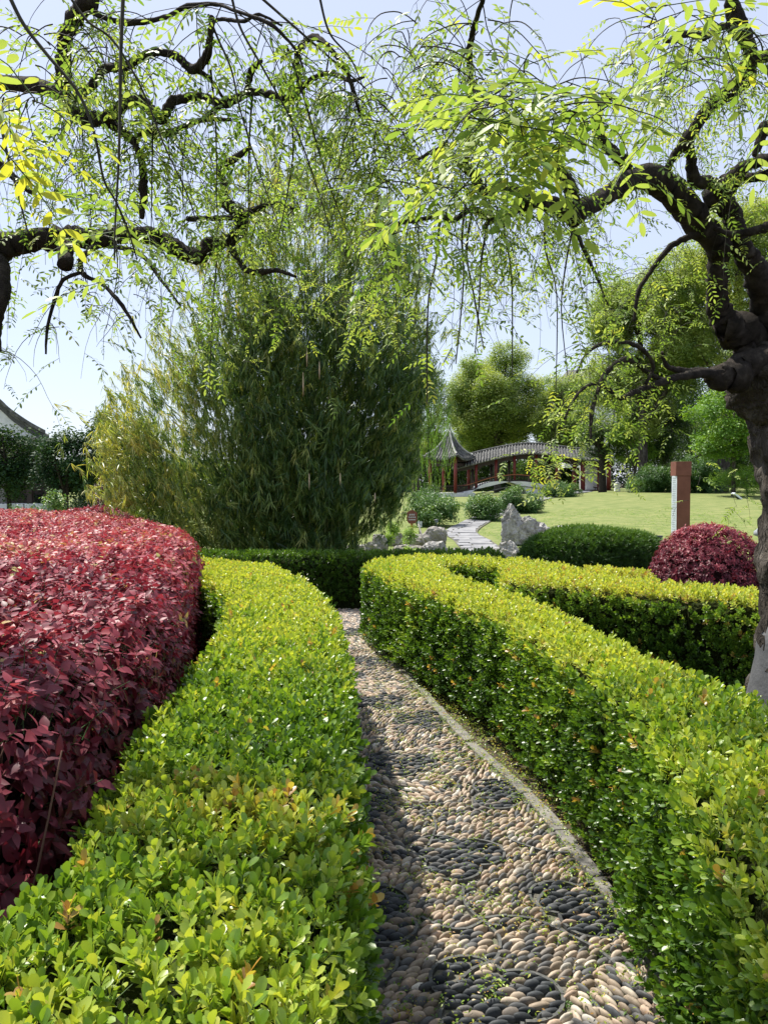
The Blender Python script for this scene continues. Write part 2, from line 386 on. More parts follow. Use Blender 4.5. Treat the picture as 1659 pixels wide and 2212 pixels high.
def bam_place(r):
    out = []
    for k in range(3):
        t = .3 + k * .35; z = t * .2; a0 = r.uniform(0, 6.28)
        for j in range(5):
            out.append((mrot(a0 + (j - 2) * .55 + r.uniform(-.15, .15), math.radians(r.uniform(-75, -10)), r.uniform(-.4, .4)), (0, t * .06, z), r.uniform(.7, 1.15)))
    return out
def bam_stem(r): return tube([(0, 0, 0), (0, .06, .2)], [.0025, .0012], 3, cap=False)
BAM = make_sprigs('bamboo', BAMLEAF, M['bamboo'], 5, bam_place, bam_stem)
PINLEAF = leaf_shape(.023, .0078, 'ellip', .12, .12)
def pin_curve(t): return (0, t * .105, -.03 * t * t)
def pin_place(r):
    out = []
    for k in range(5):
        t = .2 + k * .17; p = pin_curve(t)
        for s in (-1, 1):
            out.append((mrot(s * math.radians(-58 + r.uniform(-12, 12)), math.radians(-8 + r.uniform(-22, 18)), r.uniform(-.5, .5)), p, r.uniform(.75, 1.1)))
    out.append((mrot(0, -.3, 0), pin_curve(1), 1.05)); return out
def pin_stem(r): return tube([pin_curve(0), pin_curve(.5), pin_curve(1)], [.0008, .0006, .0004], 3, cap=False)
PIN = make_sprigs('pinnate', PINLEAF, M['scholar'], 5, pin_place, pin_stem)
# clumps for trees and shrubs further off
def clump(key, mat, nl, size, rad, nvar=4, kind='diamond', aspect=.55, flat=1.0):
    base = leaf_shape(size, size * aspect, kind, .2, .2)
    def pl(r):
        out = []
        for _ in range(nl):
            v = Vector((r.gauss(0, 1), r.gauss(0, 1), r.gauss(0, 1))).normalized() * rad * r.random() ** .45
            out.append((mrot(r.uniform(0, 6.28), math.radians(r.uniform(-40, 45)), r.uniform(-.8, .8)), (v.x, v.y, v.z * flat), r.uniform(.6, 1.2)))
        return out
    return make_sprigs(key, base, mat, nvar, pl)
CL = {'camphor': clump('camphor', M['camphor'], 60, .15, .55), 'fresh': clump('fresh', M['fargreen'], 46, .17, .5, flat=.6),
      'dark': clump('darktree', M['darktree'], 44, .13, .36), 'shrub': clump('shrub', M['shrubgreen'], 34, .075, .17),
      'gold': clump('gold', M['fargreen'], 30, .035, .08), 'plum': clump('plumclump', M['plum'], 34, .07, .18),
      'near': clump('nearshrub', M['fargreen'], 30, .11, .2, kind='lance', aspect=.22)}
def strand_place(r):
    out = []
    for k in range(26):
        t = k / 25
        out.append((mrot(r.uniform(0, 6.28), math.radians(r.uniform(-80, -35)), 0), (r.gauss(0, .02), r.gauss(0, .02), -1.1 * t), r.uniform(.7, 1.2)))
    return out
STR = make_sprigs('strand', leaf_shape(.12, .025, 'lance', .1, .2), M['fargreen'], 3, strand_place)
# ------------------------------------------------------------------ terrain
def sstep(a, b, x):
    t = np.clip((np.asarray(x, float) - a) / (b - a), 0, 1); return t * t * (3 - 2 * t)
def terrain(x, y):
    x = np.asarray(x, float); y = np.asarray(y, float)
    right = .35 + .62 * sstep(2, 14, x * 40 / np.maximum(y, 1))
    return right * sstep(19, 52, y)
def polydist(P, poly):
    """signed distance (positive inside) and nearest boundary point"""
    P = np.asarray(P, float); A = np.asarray(poly, float); B = np.roll(A, -1, 0)
    best = np.full(len(P), 1e9); near = np.zeros_like(P); inside = np.zeros(len(P), bool)
    for a, b in zip(A, B):
        d = b - a; L2 = d.dot(d) + 1e-12
        t = np.clip(((P - a) @ d) / L2, 0, 1); q = a + t[:, None] * d
        ds = ((P - q) ** 2).sum(1); m = ds < best; best = np.where(m, ds, best); near[m] = q[m]
        c = ((a[1] > P[:, 1]) != (b[1] > P[:, 1]))
        with np.errstate(divide='ignore', invalid='ignore'):
            xi = (b[0] - a[0]) * (P[:, 1] - a[1]) / (b[1] - a[1] + 1e-15) + a[0]
        inside ^= c & (P[:, 0] < xi)
    d = np.sqrt(best); return np.where(inside, d, -d), near
def vnoise(P, sc_):
    """cheap smooth noise from summed sines, about -1..1"""
    x, y = P[:, 0] * sc_, P[:, 1] * sc_; z = P[:, 2] * sc_ if P.shape[1] > 2 else 0 * x
    return (np.sin(x * 1.7 + 1.3 * np.sin(y * 1.1 + z) + .5) + np.sin(y * 2.1 + 1.7 * np.sin(z * 1.3 + x * .9) + 2.1) + np.sin(z * 1.9 + 1.5 * np.sin(x * 1.4 - y) + 4.0) + np.sin((x + y) * 3.1 + z * 2.3)) / 4

def sheet(name, xs, ys, zf, mat, kind='structure', mask=None):
    X, Y = np.meshgrid(xs, ys); Z = zf(X, Y); nx = len(xs)
    V = np.stack([X.ravel(), Y.ravel(), Z.ravel()], 1); Fc = []
    for j in range(len(ys) - 1):
        for i in range(nx - 1):
            if mask and not mask((xs[i] + xs[i + 1]) / 2, (ys[j] + ys[j + 1]) / 2): continue
            a = j * nx + i; Fc.append((a, a + 1, a + nx + 1, a + nx))
    return addobj(name, mesh(name, V, Fc, mat), kind=kind)
gxs = np.concatenate([np.linspace(-900, -60, 8), np.linspace(-50, 50, 51), np.linspace(60, 900, 8)])
gys = np.concatenate([[-60, -20, -5], np.linspace(0, 100, 51), np.linspace(120, 1500, 8)])
sheet('ground', gxs, gys, lambda x, y: terrain(x, y) - .03, M['soil'])
lxs = np.linspace(-45, 75, 121); lys = np.concatenate([np.linspace(10.3, 60, 80), np.linspace(62, 110, 20)])
sheet('lawn', lxs, lys, lambda x, y: terrain(x, y) + .004 + .02 * np.sin(x * .9) * np.sin(y * .7), M['lawn'])

# ------------------------------------------------------------------ outlines of the clipped beds (picture points dropped on the plane of each top)
def topline(pts, z): return [gz(u, v, z) for u, v in pts]
HZ = .75
LH_right = [(-.07, .55), (-.075, 1.0)] + topline([(735, 2000), (748, 1800), (750, 1700), (745, 1560), (735, 1400), (722, 1340), (700, 1290), (650, 1250), (590, 1224)], HZ) + [(-1.62, 7.85), (-2.3, 8.35)]
LH_left = [(-2.5, 7.95), (-1.95, 7.3), (-1.6, 6.6)] + topline([(500, 1290), (480, 1370), (400, 1480), (310, 1580), (220, 1760), (130, 1890)], HZ) + [(-.74, 1.35), (-.86, 1.1), (-.95, .55)]
RH_in = [(.63, .8), (.66, 1.15)] + topline([(1659, 1990), (1530, 1760), (1350, 1510), (1220, 1415), (1100, 1345), (1000, 1305), (900, 1268), (830, 1243), (795, 1228), (790, 1218), (830, 1208), (930, 1201), (1075, 1206)], HZ)
RH_out = topline([(1066, 1223), (1005, 1214), (945, 1220), (975, 1240), (1050, 1266), (1180, 1310), (1300, 1370), (1450, 1440), (1600, 1500)], HZ) + [(1.46, 2.5), (1.44, 1.9), (1.42, .8)]
B_poly = topline([(1078, 1206), (1170, 1214), (1240, 1226), (1300, 1247), (1400, 1258), (1659, 1275), (1900, 1292), (1900, 1325), (1659, 1303), (1400, 1281), (1200, 1262), (1120, 1257), (1088, 1250), (1084, 1227)], HZ)
C_poly = topline([(1246, 1225), (1330, 1228), (1405, 1234), (1410, 1243), (1330, 1244), (1262, 1238)], HZ)
X_poly = [(-4.6, 9.75), (-2.2, 9.45), (0, 9.35), (.95, 9.45), (1.5, 9.7), (1.5, 10.1), (.9, 9.9), (0, 9.8), (-2.2, 9.9), (-4.6, 10.2)]
R_poly = [(-.80, 1.62), (-.84, 2.2), (-.84, 2.8), (-.98, 3.7), (-1.3, 4.9), (-1.5, 5.9), (-1.62, 6.6), (-1.75, 7.1), (-2.3, 8.6), (-3.2, 10.6), (-4.3, 12.3), (-7.5, 14.2), (-11, 14.2), (-11, 6), (-6, 2.6), (-2.4, 1.5), (-1.3, 1.42)]

def resample(poly, step=.06, smooth=2):
    P = np.array(poly, float); Q = np.vstack([P, P[:1]]); L = np.concatenate([[0], np.cumsum(np.linalg.norm(np.diff(Q, axis=0), axis=1))])
    n = max(int(L[-1] / step), 8); t = np.linspace(0, L[-1], n, endpoint=False)
    R = np.stack([np.interp(t, L, Q[:, 0]), np.interp(t, L, Q[:, 1])], 1)
    for _ in range(smooth): R = (np.roll(R, 1, 0) + 2 * R + np.roll(R, -1, 0)) / 4
    area = .5 * np.sum(R[:, 0] * np.roll(R[:, 1], -1) - np.roll(R[:, 0], -1) * R[:, 1])
    return R if area > 0 else R[::-1]
def bed(name, label, cat, poly, H, key, src, dens, sdens, coremat, r=.07, bump=.014, group=None, tintf=None, scale=1.0, updraft=.8, npart=0, partname='leaf', jit=.03, lump=0.0, leafmesh=None, seedoff=0, botbare=.06, smooth=3):
    P = resample(poly, .06, smooth)
    c = P.mean(0); root = empty(name, (c[0], c[1], 0), label, cat, group)
    # interior: a solid a hand's breadth inside the leaves; shade is put into its dark colour
    nrm = np.stack([np.roll(P, -1, 0)[:, 1] - np.roll(P, 1, 0)[:, 1], -(np.roll(P, -1, 0)[:, 0] - np.roll(P, 1, 0)[:, 0])], 1); nrm /= np.linalg.norm(nrm, axis=1)[:, None] + 1e-9
    inset = .055 if r < .1 else .12; hs = H - (.05 if r < .1 else .10); g_ = .045 if r < .1 else .09
    gx = np.arange(P[:, 0].min() - g_, P[:, 0].max() + g_, g_); gy = np.arange(P[:, 1].min() - g_, P[:, 1].max() + g_, g_)
    GX, GY = np.meshgrid(gx, gy); gd, _ = polydist(np.column_stack([GX.ravel(), GY.ravel()]), P[::2]); gd = gd.reshape(GX.shape)
    okv = gd > inset; cell = okv[:-1, :-1] & okv[1:, :-1] & okv[:-1, 1:] & okv[1:, 1:]; GZ = hs - .8 * r * np.clip(1 - (gd - inset) / r, 0, 1); nxg = len(gx); ng = GX.size
    Vg = [tuple(t) for t in np.column_stack([GX.ravel(), GY.ravel(), GZ.ravel()])] + [tuple(t) for t in np.column_stack([GX.ravel(), GY.ravel(), np.zeros(ng)])]; Fg = []
    for j, i in np.argwhere(cell):
        a_ = j * nxg + i; Fg.append((a_, a_ + 1, a_ + nxg + 1, a_ + nxg))
        for (dj, di, e0, e1) in ((-1, 0, a_, a_ + 1), (1, 0, a_ + nxg + 1, a_ + nxg), (0, -1, a_ + nxg, a_), (0, 1, a_ + 1, a_ + nxg + 1)):
            jj, ii = j + dj, i + di
            if not (0 <= jj < cell.shape[0] and 0 <= ii < cell.shape[1]) or not cell[jj, ii]: Fg.append((e1, e0, e0 + ng, e1 + ng))
    used = sorted(set(v for f in Fg for v in f)); rem = {v: k for k, v in enumerate(used)}
    me = mesh('interior', [Vg[v] for v in used], [tuple(rem[v] for v in f) for f in Fg], coremat, False)
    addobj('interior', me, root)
    # points on the top
    lo_, hi_ = P.min(0), P.max(0); ar = (hi_ - lo_).prod(); nt_ = int(ar * dens)
    T = rng.uniform(lo_, hi_, (nt_, 2)); d, near = polydist(T, P); k = d > .0; T, d, near = T[k], d[k], near[k]
    dd = np.clip(d, 0, r); z = H - r + np.sqrt(np.maximum(r * r - (r - dd) ** 2, 0))
    out = (near - T); out /= np.linalg.norm(out, axis=1)[:, None] + 1e-9; sl_ = np.clip(1 - dd / r, 0, 1)
    Nt = np.concatenate([out * sl_[:, None] * .9, np.ones((len(T), 1))], 1)
    Pt = np.concatenate([T, z[:, None]], 1)
    # points on the flanks
    Q = np.roll(P, -1, 0); seg = np.linalg.norm(Q - P, axis=1); Lc = np.concatenate([[0], np.cumsum(seg)]); ns = int(Lc[-1] * H * sdens)
    s = rng.uniform(0, Lc[-1], ns); idx = np.clip(np.searchsorted(Lc, s) - 1, 0, len(P) - 1); f = ((s - Lc[idx]) / seg[idx])[:, None]
    zz = rng.uniform(botbare, H - r * .6, ns); keep = rng.random(ns) < np.clip((zz - botbare + .05) / .2, .25, 1); 
    B2 = P[idx] * (1 - f) + Q[idx] * f; nn = nrm[idx]
    undercut = (-.035 if r < .1 else .05) * np.clip(1 - zz / (.5 * H), 0, 1)
    B2 = B2 - nn * undercut[:, None]
    Ps = np.concatenate([B2, zz[:, None]], 1)[keep]; Ns = np.concatenate([nn, np.full((ns, 1), .35)], 1)[keep]
    PP = np.concatenate([Pt, Ps]); NN = np.concatenate([Nt, Ns]); isside = np.concatenate([np.zeros(len(Pt)), np.ones(len(Ps))])
    off = bump * vnoise(PP, 9) + (.02 if r < .1 else 0) * isside * vnoise(PP * np.array([1, 1, .35]), 6.5) + lump * vnoise(PP, 1.6) + rng.uniform(-jit, jit * .35, len(PP))
    PP = PP + NN / np.linalg.norm(NN, axis=1)[:, None] * off[:, None]
    # leave out what the picture could never show: behind the camera
    u, v, dep = project(PP); k = (PP[:, 1] > .2); PP, NN, isside = PP[k], NN[k], isside[k]
    NN = NN + rng.normal(0, .35, NN.shape) + np.array([0, 0, updraft]) * isside[:, None] * .6
    R = frames(NN); S = rng.uniform(.8, 1.2, len(PP)) * scale; vi = rng.integers(0, len(src[0]), len(PP))
    tint = tintf(PP, isside) if tintf else rng.uniform(.2, .6, len(PP)) 
    tint = np.clip(tint, 0, 1)
    # the nearest sprigs become leaf and twig objects of their own
    if npart:
        u, v, dep = project(PP); vis = (u > 20) & (u < 1640) & (v < 2190) & (v > 900) & (isside < .5 if key != 'red' else True)
        order = np.argsort(np.where(vis, dep, 99)); take = []; cnt = 0
        for i in order:
            m_ = len(src[1][vi[i]])
            if cnt + m_ > npart: break
            take.append(i); cnt += m_
        for i in take:
            for (Rl, p, sl2) in src[1][vi[i]]:
                R3 = R[i] @ Rl; o = bpy.data.objects.new(partname, leafmesh); C.objects.link(o); o.parent = root
                W = PP[i] + R[i] @ (np.array(p) * S[i]); mat = Matrix(((*(R3[0] * sl2 * S[i]), W[0] - c[0]), (*(R3[1] * sl2 * S[i]), W[1] - c[1]), (*(R3[2] * sl2 * S[i]), W[2]), (0, 0, 0, 1)))
                o.matrix_local = mat; o['tint'] = float(np.clip(tint[i] + random.uniform(-.12, .12), 0, 1))
        mk = np.ones(len(PP), bool); mk[take] = False
        PP, R, S, vi, tint = PP[mk], R[mk], S[mk], vi[mk], tint[mk]
    scatter('foliage', root, key, src[0], PP, R, S, vi, tint)
    return root
boxleafmesh = source_mesh('boxwood_leaf', BOXLEAF[0], BOXLEAF[1], [.5] * len(BOXLEAF[0]), M['boxwood'])
redleafmesh = source_mesh('red_leaf', REDLEAF[0], REDLEAF[1], [.5] * len(REDLEAF[0]), M['red'])
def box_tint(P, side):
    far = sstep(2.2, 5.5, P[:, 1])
    t = np.where(side > .5, .26 + .16 * sstep(.35, .75, P[:, 2]), .53 + .27 * far) + .12 * vnoise(P, 1.3) + .10 * vnoise(P, 4.1) + rng.normal(0, .1, len(P)) + (side < .5) * (.16 * sstep(1.45, 1.05, P[:, 1]) + .09 * (P[:, 0] > .2) - .06 * (np.abs(P[:, 1] - 2.9) < .8) * (P[:, 0] < .2))  # tops carry yellow new growth; right hedge top has sunlight put in
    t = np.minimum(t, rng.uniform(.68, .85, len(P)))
    # scorched brown patch on the left hedge, a second one near its far bend
    g = np.exp(-(((P[:, 0] + .30) / .36) ** 2 + ((P[:, 1] - 1.86) / .17) ** 2)) + .3 * np.exp(-(((P[:, 0] + .45) / .2) ** 2 + ((P[:, 1] - 3.4) / .3) ** 2))
    t = t + (P[:, 0] < .1) * (side < .5) * g * rng.uniform(.12, .36, len(P)) * (rng.random(len(P)) < .85)
    return np.where(rng.random(len(P)) < .015, .98, np.minimum(t, .97))
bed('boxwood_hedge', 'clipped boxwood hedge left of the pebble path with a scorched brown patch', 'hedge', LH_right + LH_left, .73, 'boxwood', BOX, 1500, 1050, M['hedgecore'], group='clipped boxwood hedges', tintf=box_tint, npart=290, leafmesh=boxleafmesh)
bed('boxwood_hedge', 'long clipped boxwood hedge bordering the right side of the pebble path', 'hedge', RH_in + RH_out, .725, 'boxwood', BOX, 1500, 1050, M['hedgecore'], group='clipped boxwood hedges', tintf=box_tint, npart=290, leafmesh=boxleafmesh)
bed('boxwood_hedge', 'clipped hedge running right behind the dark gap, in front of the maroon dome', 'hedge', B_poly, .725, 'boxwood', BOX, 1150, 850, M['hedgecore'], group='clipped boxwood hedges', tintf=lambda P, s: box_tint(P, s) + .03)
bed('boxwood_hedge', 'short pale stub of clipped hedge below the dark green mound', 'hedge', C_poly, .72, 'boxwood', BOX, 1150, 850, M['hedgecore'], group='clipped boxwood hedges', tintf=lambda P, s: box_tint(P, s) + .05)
bed('boxwood_hedge', 'dark shaded hedge crossing behind the pebble path at the foot of the bamboo', 'hedge', X_poly, .655, 'boxwood', BOX, 1150, 900, M['hedgecore'], group='clipped boxwood hedges', tintf=lambda P, s: np.where(s > .5, .14, .3) + .1 * vnoise(P, 4) + rng.normal(0, .07, len(P)))  # shade put into the colour: darker leaf tints than the other hedges
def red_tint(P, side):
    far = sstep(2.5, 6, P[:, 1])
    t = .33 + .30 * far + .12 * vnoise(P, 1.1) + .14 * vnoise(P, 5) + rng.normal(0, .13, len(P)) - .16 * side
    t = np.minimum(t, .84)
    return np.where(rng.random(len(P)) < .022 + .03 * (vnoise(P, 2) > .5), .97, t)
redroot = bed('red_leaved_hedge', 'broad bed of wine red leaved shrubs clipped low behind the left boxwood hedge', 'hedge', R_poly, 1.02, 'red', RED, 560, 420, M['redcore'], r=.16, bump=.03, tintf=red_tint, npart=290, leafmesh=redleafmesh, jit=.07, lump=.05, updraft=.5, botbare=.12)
# bare stems at the near end of the red bed
for i in range(26):
    x = random.uniform(-1.35, -.84); y = 1.55 + random.uniform(0, .25) + (x + 1.3) * .2
    P = spline([(x, y + .1, 0), (x + random.uniform(-.04, .04), y, .35), (x + random.uniform(-.08, .08), y - .02, .62), (x + random.uniform(-.14, .14), y + random.uniform(-.06, .1), .95)], 4)
    V, Fc = tube(P, np.linspace(.006, .002, len(P)), 5); addobj('stem', mesh('stem', V, Fc, M['redtwig']), redroot)

# domes
def dome(name, label, cat, c, rad, H, key, src, dens, coremat, tintf, squash=1.0, scale=1.0, group=None, z0=0.0, lump=.04, jit=.04, flat=2.0):
    root = empty(name, (c[0], c[1], z0), label, cat, group)
    n = int(dens * 2 * math.pi * rad * max(rad, H * .7))
    a = rng.uniform(0, 2 * math.pi, n); e = np.arcsin(rng.uniform(0.02, 1, n)); 
    ce, se = np.cos(e), np.sin(e); rr = (ce ** flat + se ** flat) ** (-1 / flat)
    D = np.stack([np.cos(a) * ce * rr * rad, np.sin(a) * ce * rr * rad * squash, se * rr * H], 1)
    Nn = np.stack([D[:, 0] / rad ** 2, D[:, 1] / (rad * squash) ** 2, D[:, 2] / H ** 2 + .15 / H], 1); Nn /= np.linalg.norm(Nn, axis=1)[:, None]
    P = D + np.array([c[0], c[1], z0]); P += Nn * (lump * vnoise(P, 3.2) + rng.uniform(-jit, jit * .4, n))[:, None]
    Vc = []; Fc = []; na, ne = 20, 8
    for j in range(ne + 1):
        ee = j / ne * math.pi / 2
        for i in range(na):
            aa = i / na * 2 * math.pi; q = (math.cos(ee) ** flat + math.sin(ee) ** flat) ** (-1 / flat) * .88
            Vc.append((c[0] + math.cos(aa) * math.cos(ee) * q * rad, c[1] + math.sin(aa) * math.cos(ee) * q * rad * squash, z0 + math.sin(ee) * q * H * .97))
    for j in range(ne):
        for i in range(na): Fc.append((j * na + i, j * na + (i + 1) % na, (j + 1) * na + (i + 1) % na, (j + 1) * na + i))
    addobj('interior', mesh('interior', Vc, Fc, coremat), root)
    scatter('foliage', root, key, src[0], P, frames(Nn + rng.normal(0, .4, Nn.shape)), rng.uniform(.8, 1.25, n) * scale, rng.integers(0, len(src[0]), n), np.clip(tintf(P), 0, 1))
    return root
x, y, z = at(1532, 1135, 8.2)
dome('domed_shrub', 'big rounded maroon shrub on the right beside the tree trunk, behind the hedge', 'shrub', (x, 8.2), .66, z - .02, 'reddome', REDD, 1400, M['redcore'], lambda P: .20 + .28 * sstep(.6, 1.1, P[:, 2]) + rng.normal(0, .12, len(P)), flat=2.3, scale=.8)  # paler upwards: light from above put into the leaf colour
x, y, z = at(1288, 1172, 9.6)
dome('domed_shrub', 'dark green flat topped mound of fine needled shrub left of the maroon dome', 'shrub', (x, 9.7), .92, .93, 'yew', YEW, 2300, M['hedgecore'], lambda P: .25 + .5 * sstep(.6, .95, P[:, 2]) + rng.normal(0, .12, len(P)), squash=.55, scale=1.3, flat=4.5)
x, y, z = at(205, 1098, 15.2)
dome('domed_shrub', 'small red leaved dome showing above the far edge of the red bed', 'shrub', (x, 15.2), 1.15, z, 'red', RED, 260, M['redcore'], lambda P: .45 + rng.normal(0, .13, len(P)), flat=2.2)

# ------------------------------------------------------------------ the pebble path
path_R = [(.90, .4), (.89, 1.2), (.89, 2.0), (.873, 2.32), (.86, 2.65), (.81, 3.12), (.71, 3.75), (.455, 4.76), (.25, 5.85), (-.02, 6.9), (-.16, 7.6), (-.18, 8.5), (-.1, 9.4)]
path_L = [(-3.2, 9.5), (-3.2, 8.7), (-1.9, 8.2), (-1.15, 7.1), (-.72, 5.9), (-.44, 4.76), (-.27, 3.75), (-.19, 3.1), (-.17, 2.2), (-.16, 1.2), (-.16, .4)]
pathpoly = np.array([tuple(p) for p in spline(path_R, 5)] + [tuple(p) for p in spline(path_L, 5)])
proot = empty('pebble_path', (.3, 3, 0), None, None); proot['kind'] = 'structure'
bm = bmesh.new(); vs = [bm.verts.new((x, y, .002)) for x, y in pathpoly]; bm.faces.new(vs); bmesh.ops.triangulate(bm, faces=bm.faces[:])
me = bpy.data.meshes.new('mortar_bed'); bm.to_mesh(me); bm.free(); me.materials.append(M['mortar']); addobj('mortar_bed', me, proot)
# medallions: three-lobed figures edged with thin tiles set on edge
meds = []
def med(u, v, s=1.0, rot=0.0, n=3): x, y = gz(u, v, 0); meds.append((x, y, s, rot, n))
med(985, 1856, 1.0, .3); med(800, 1985, .95, 1.2); med(1060, 2165, 1.05, .1); med(862, 1655, 1.0, .3); med(772, 1745, .9, .9); med(1090, 1722, .95, 2.0); med(1265, 1962, 1.0, .5)
for (x, y) in ((-.02, 5.35), (.28, 4.95), (-.35, 6.15), (-.1, 6.6), (-.6, 7.1), (-.35, 7.9), (-.75, 8.6), (.55, 1.75), (.05, 1.55), (.35, 1.3), (.75, 1.5), (-1.4, 8.6)): meds.append((x, y, 1.0, random.uniform(0, 6), 3))
circles = []
for (x, y, s, r0, n) in meds:
    for k in range(n):
        a = r0 + k * 2 * math.pi / n; circles.append((x + .095 * s * math.cos(a), y + .095 * s * math.sin(a), .112 * s, len(circles) // 3))
CA = np.array(circles)
def indark(P): return (((P[:, None, :] - CA[None, :, :2]) ** 2).sum(2) < (CA[None, :, 2] ** 2)).any(1)
arcs = []
for i, (cx, cy, cr_, m_) in enumerate(circles):
    seg = []
    for k in range(49):
        a = k / 48 * 2 * math.pi; p = np.array([[cx + cr_ * math.cos(a), cy + cr_ * math.sin(a)]])
        oth = CA[[j for j in range(len(CA)) if j != i and CA[j, 3] == m_]]
        ok = ((p[0] - oth[:, :2]) ** 2).sum(1).min() > (oth[0, 2] * .98) ** 2 and polydist(p, pathpoly)[0][0] > .015
        if ok: seg.append(p[0])
        else:
            if len(seg) > 5: arcs.append(seg)
            seg = []
    if len(seg) > 5: arcs.append(seg)
# the sweeping arcs that join the figures
def sweep(pts):
    Pn = spline([gz(u, v, 0) for u, v in pts], 8); arcs.append([p for p in Pn])
sweep([(905, 1745), (935, 1770), (940, 1800), (925, 1835)]); sweep([(1000, 1918), (1005, 1960), (1045, 2000), (1085, 2010)])
sweep([(910, 1990), (950, 2010), (1000, 2018), (1045, 1998)]); sweep([(1045, 1995), (1110, 1988), (1170, 2000), (1230, 2030), (1290, 2062), (1330, 2095)])
sweep([(1050, 2005), (1078, 2035), (1072, 2080), (1020, 2105), (988, 2135)]); sweep([(1090, 1815), (1150, 1840), (1210, 1850), (1262, 1846)])
sweep([(830, 1735), (870, 1750), (920, 1745), (985, 1742), (1010, 1748), (1060, 1770)]); sweep([(860, 2080), (850, 2110), (800, 2150), (752, 2160)])
sweep([(930, 1640), (960, 1650), (1000, 1652), (1040, 1640)]); sweep([(1180, 1930), (1160, 1960), (1180, 1992)]); sweep([(760, 1660), (800, 1690), (860, 1712), (905, 1720)])
allarc = np.array([p for s_ in arcs for p in s_])
ntile = 0
for s_ in arcs:
    P = np.array([(p[0], p[1], .017 + .003 * random.random()) for p in s_])
    # each tile is a bent strip about 8 cm long
    L = np.concatenate([[0], np.cumsum(np.linalg.norm(np.diff(P, axis=0), axis=1))]); n = max(1, round(L[-1] / .085))
    for k in range(n):
        t = np.linspace(L[-1] * k / n + .0012, L[-1] * (k + 1) / n - .0012, 5); Q = np.stack([np.interp(t, L, P[:, j]) for j in range(3)], 1)
        if Q[:, 1].mean() > 7.5 or ntile > 290: continue
        D = np.gradient(Q, axis=0); D /= np.linalg.norm(D, axis=1)[:, None]; Nr = np.stack([-D[:, 1], D[:, 0], 0 * D[:, 0]], 1) * .0055
        V = []; z = random.uniform(.015, .021)
        for q, nn in zip(Q, Nr):
            q = q.copy(); q[2] = 0
            V += [q - nn, q + nn, q + nn + (0, 0, z), q - nn + (0, 0, z)]
        Fc = []
        for j in range(4):
            a, b = j * 4, j * 4 + 4
            for e in range(4): Fc.append((a + e, a + (e + 1) % 4, b + (e + 1) % 4, b + e))
        Fc += [(3, 2, 1, 0), (16, 17, 18, 19)]
        addobj('edging_tile', mesh('edging_tile', V, Fc, M['tileedge'], False), proot); ntile += 1
# pebbles set on edge in rows; every patch has its own direction
cells = rng.uniform((-3.3, .9), (1.0, 9.6), (150, 2)); cang = rng.choice([.5, .85, 2.2, 2.55, 1.1], 150) + rng.normal(0, .12, 150)
PB = []
def lattice(ang, dark, lx, ly, sel):
    lo, hi = pathpoly.min(0), pathpoly.max(0); lo = np.maximum(lo, (-3.2, .9)); cen = (lo + hi) / 2; R_ = np.linalg.norm(hi - lo) / 2
    a = np.arange(-R_, R_, ly); out = []
    for j, yy in enumerate(a):
        xs = np.arange(-R_, R_, lx) + (lx / 2 if j % 2 else 0) + rng.uniform(-.006, .006)
        out.append(np.stack([xs, np.full(len(xs), yy)], 1))
    P = np.concatenate(out); P += rng.normal(0, .0028, P.shape); c, s = math.cos(ang), math.sin(ang)
    P = P @ np.array([[c, s], [-s, c]]) + cen
    k = (P[:, 0] > lo[0]) & (P[:, 0] < hi[0]) & (P[:, 1] > lo[1]) & (P[:, 1] < hi[1]); P = P[k]
    return P
def finish(P, ang, dark):
    if len(P) == 0: return
    d, _ = polydist(P, pathpoly); P = P[d > .045]
    if len(P) == 0: return
    da = np.sqrt(((P[:, None] - allarc[None]) ** 2).sum(2).min(1)); P = P[da > .014]
    for p in P: PB.append((p[0], p[1], ang + random.gauss(0, .13), dark))
P = lattice(0.06, True, .056, .023, None); m_ = indark(P); finish(P[m_], .06, True)
for ci in range(len(cells)):
    P = lattice(cang[ci], False, .052, .023, None); P = P[np.linalg.norm(P - cells[ci], axis=1) < 1.1]
    if len(P) == 0: continue
    own = ((P[:, None] - cells[None]) ** 2).sum(2).argmin(1) == ci; P = P[own]
    if len(P) == 0: continue
    P = P[~indark(P)]; finish(P, cang[ci], False)
PB = np.array(PB); print('pebbles', len(PB))
pebforms = []
for v in range(4):
    bm = bmesh.new(); bmesh.ops.create_icosphere(bm, subdivisions=2, radius=1.0)
    for vv in bm.verts:
        q = vv.co.copy(); k = 1 + .11 * mnoise.noise(q * 1.3 + Vector((v * 5, 0, 0)))
        vv.co = Vector((math.copysign(abs(q.x) ** .92, q.x), q.y, q.z)) * k
    me = bpy.data.meshes.new('pebble'); bm.to_mesh(me); bm.free(); me.materials.append(M['pebble']); me.polygons.foreach_set('use_smooth', [True] * len(me.polygons)); pebforms.append(me)
n = len(PB); dark = PB[:, 3] > .5
big = rng.random(n) < .06
SX = rng.uniform(.024, .033, n) * np.where(big, 1.12, 1); SY = rng.uniform(.0092, .0122, n) * np.where(big, 1.3, 1); SZ = rng.uniform(.014, .02, n)
tint = np.where(dark, np.clip(rng.normal(.19, .10, n), 0, .45), np.clip(rng.normal(.62, .18, n), .28, 1))
oddm = rng.random(n); tint = np.where(dark & (oddm < .16), rng.uniform(.38, .8, n), tint); tint = np.where(~dark & (oddm < .2), rng.uniform(.2, .42, n), tint)
th = PB[:, 2]; c_, s_ = np.cos(th), np.sin(th); tl = rng.normal(0, .12, n); t2 = rng.normal(0, .16, n)
R = np.zeros((n, 3, 3))
for i in range(n): R[i] = np.array(Matrix.Rotation(th[i], 3, 'Z') @ Matrix.Rotation(tl[i], 3, 'Y') @ Matrix.Rotation(t2[i], 3, 'X'))
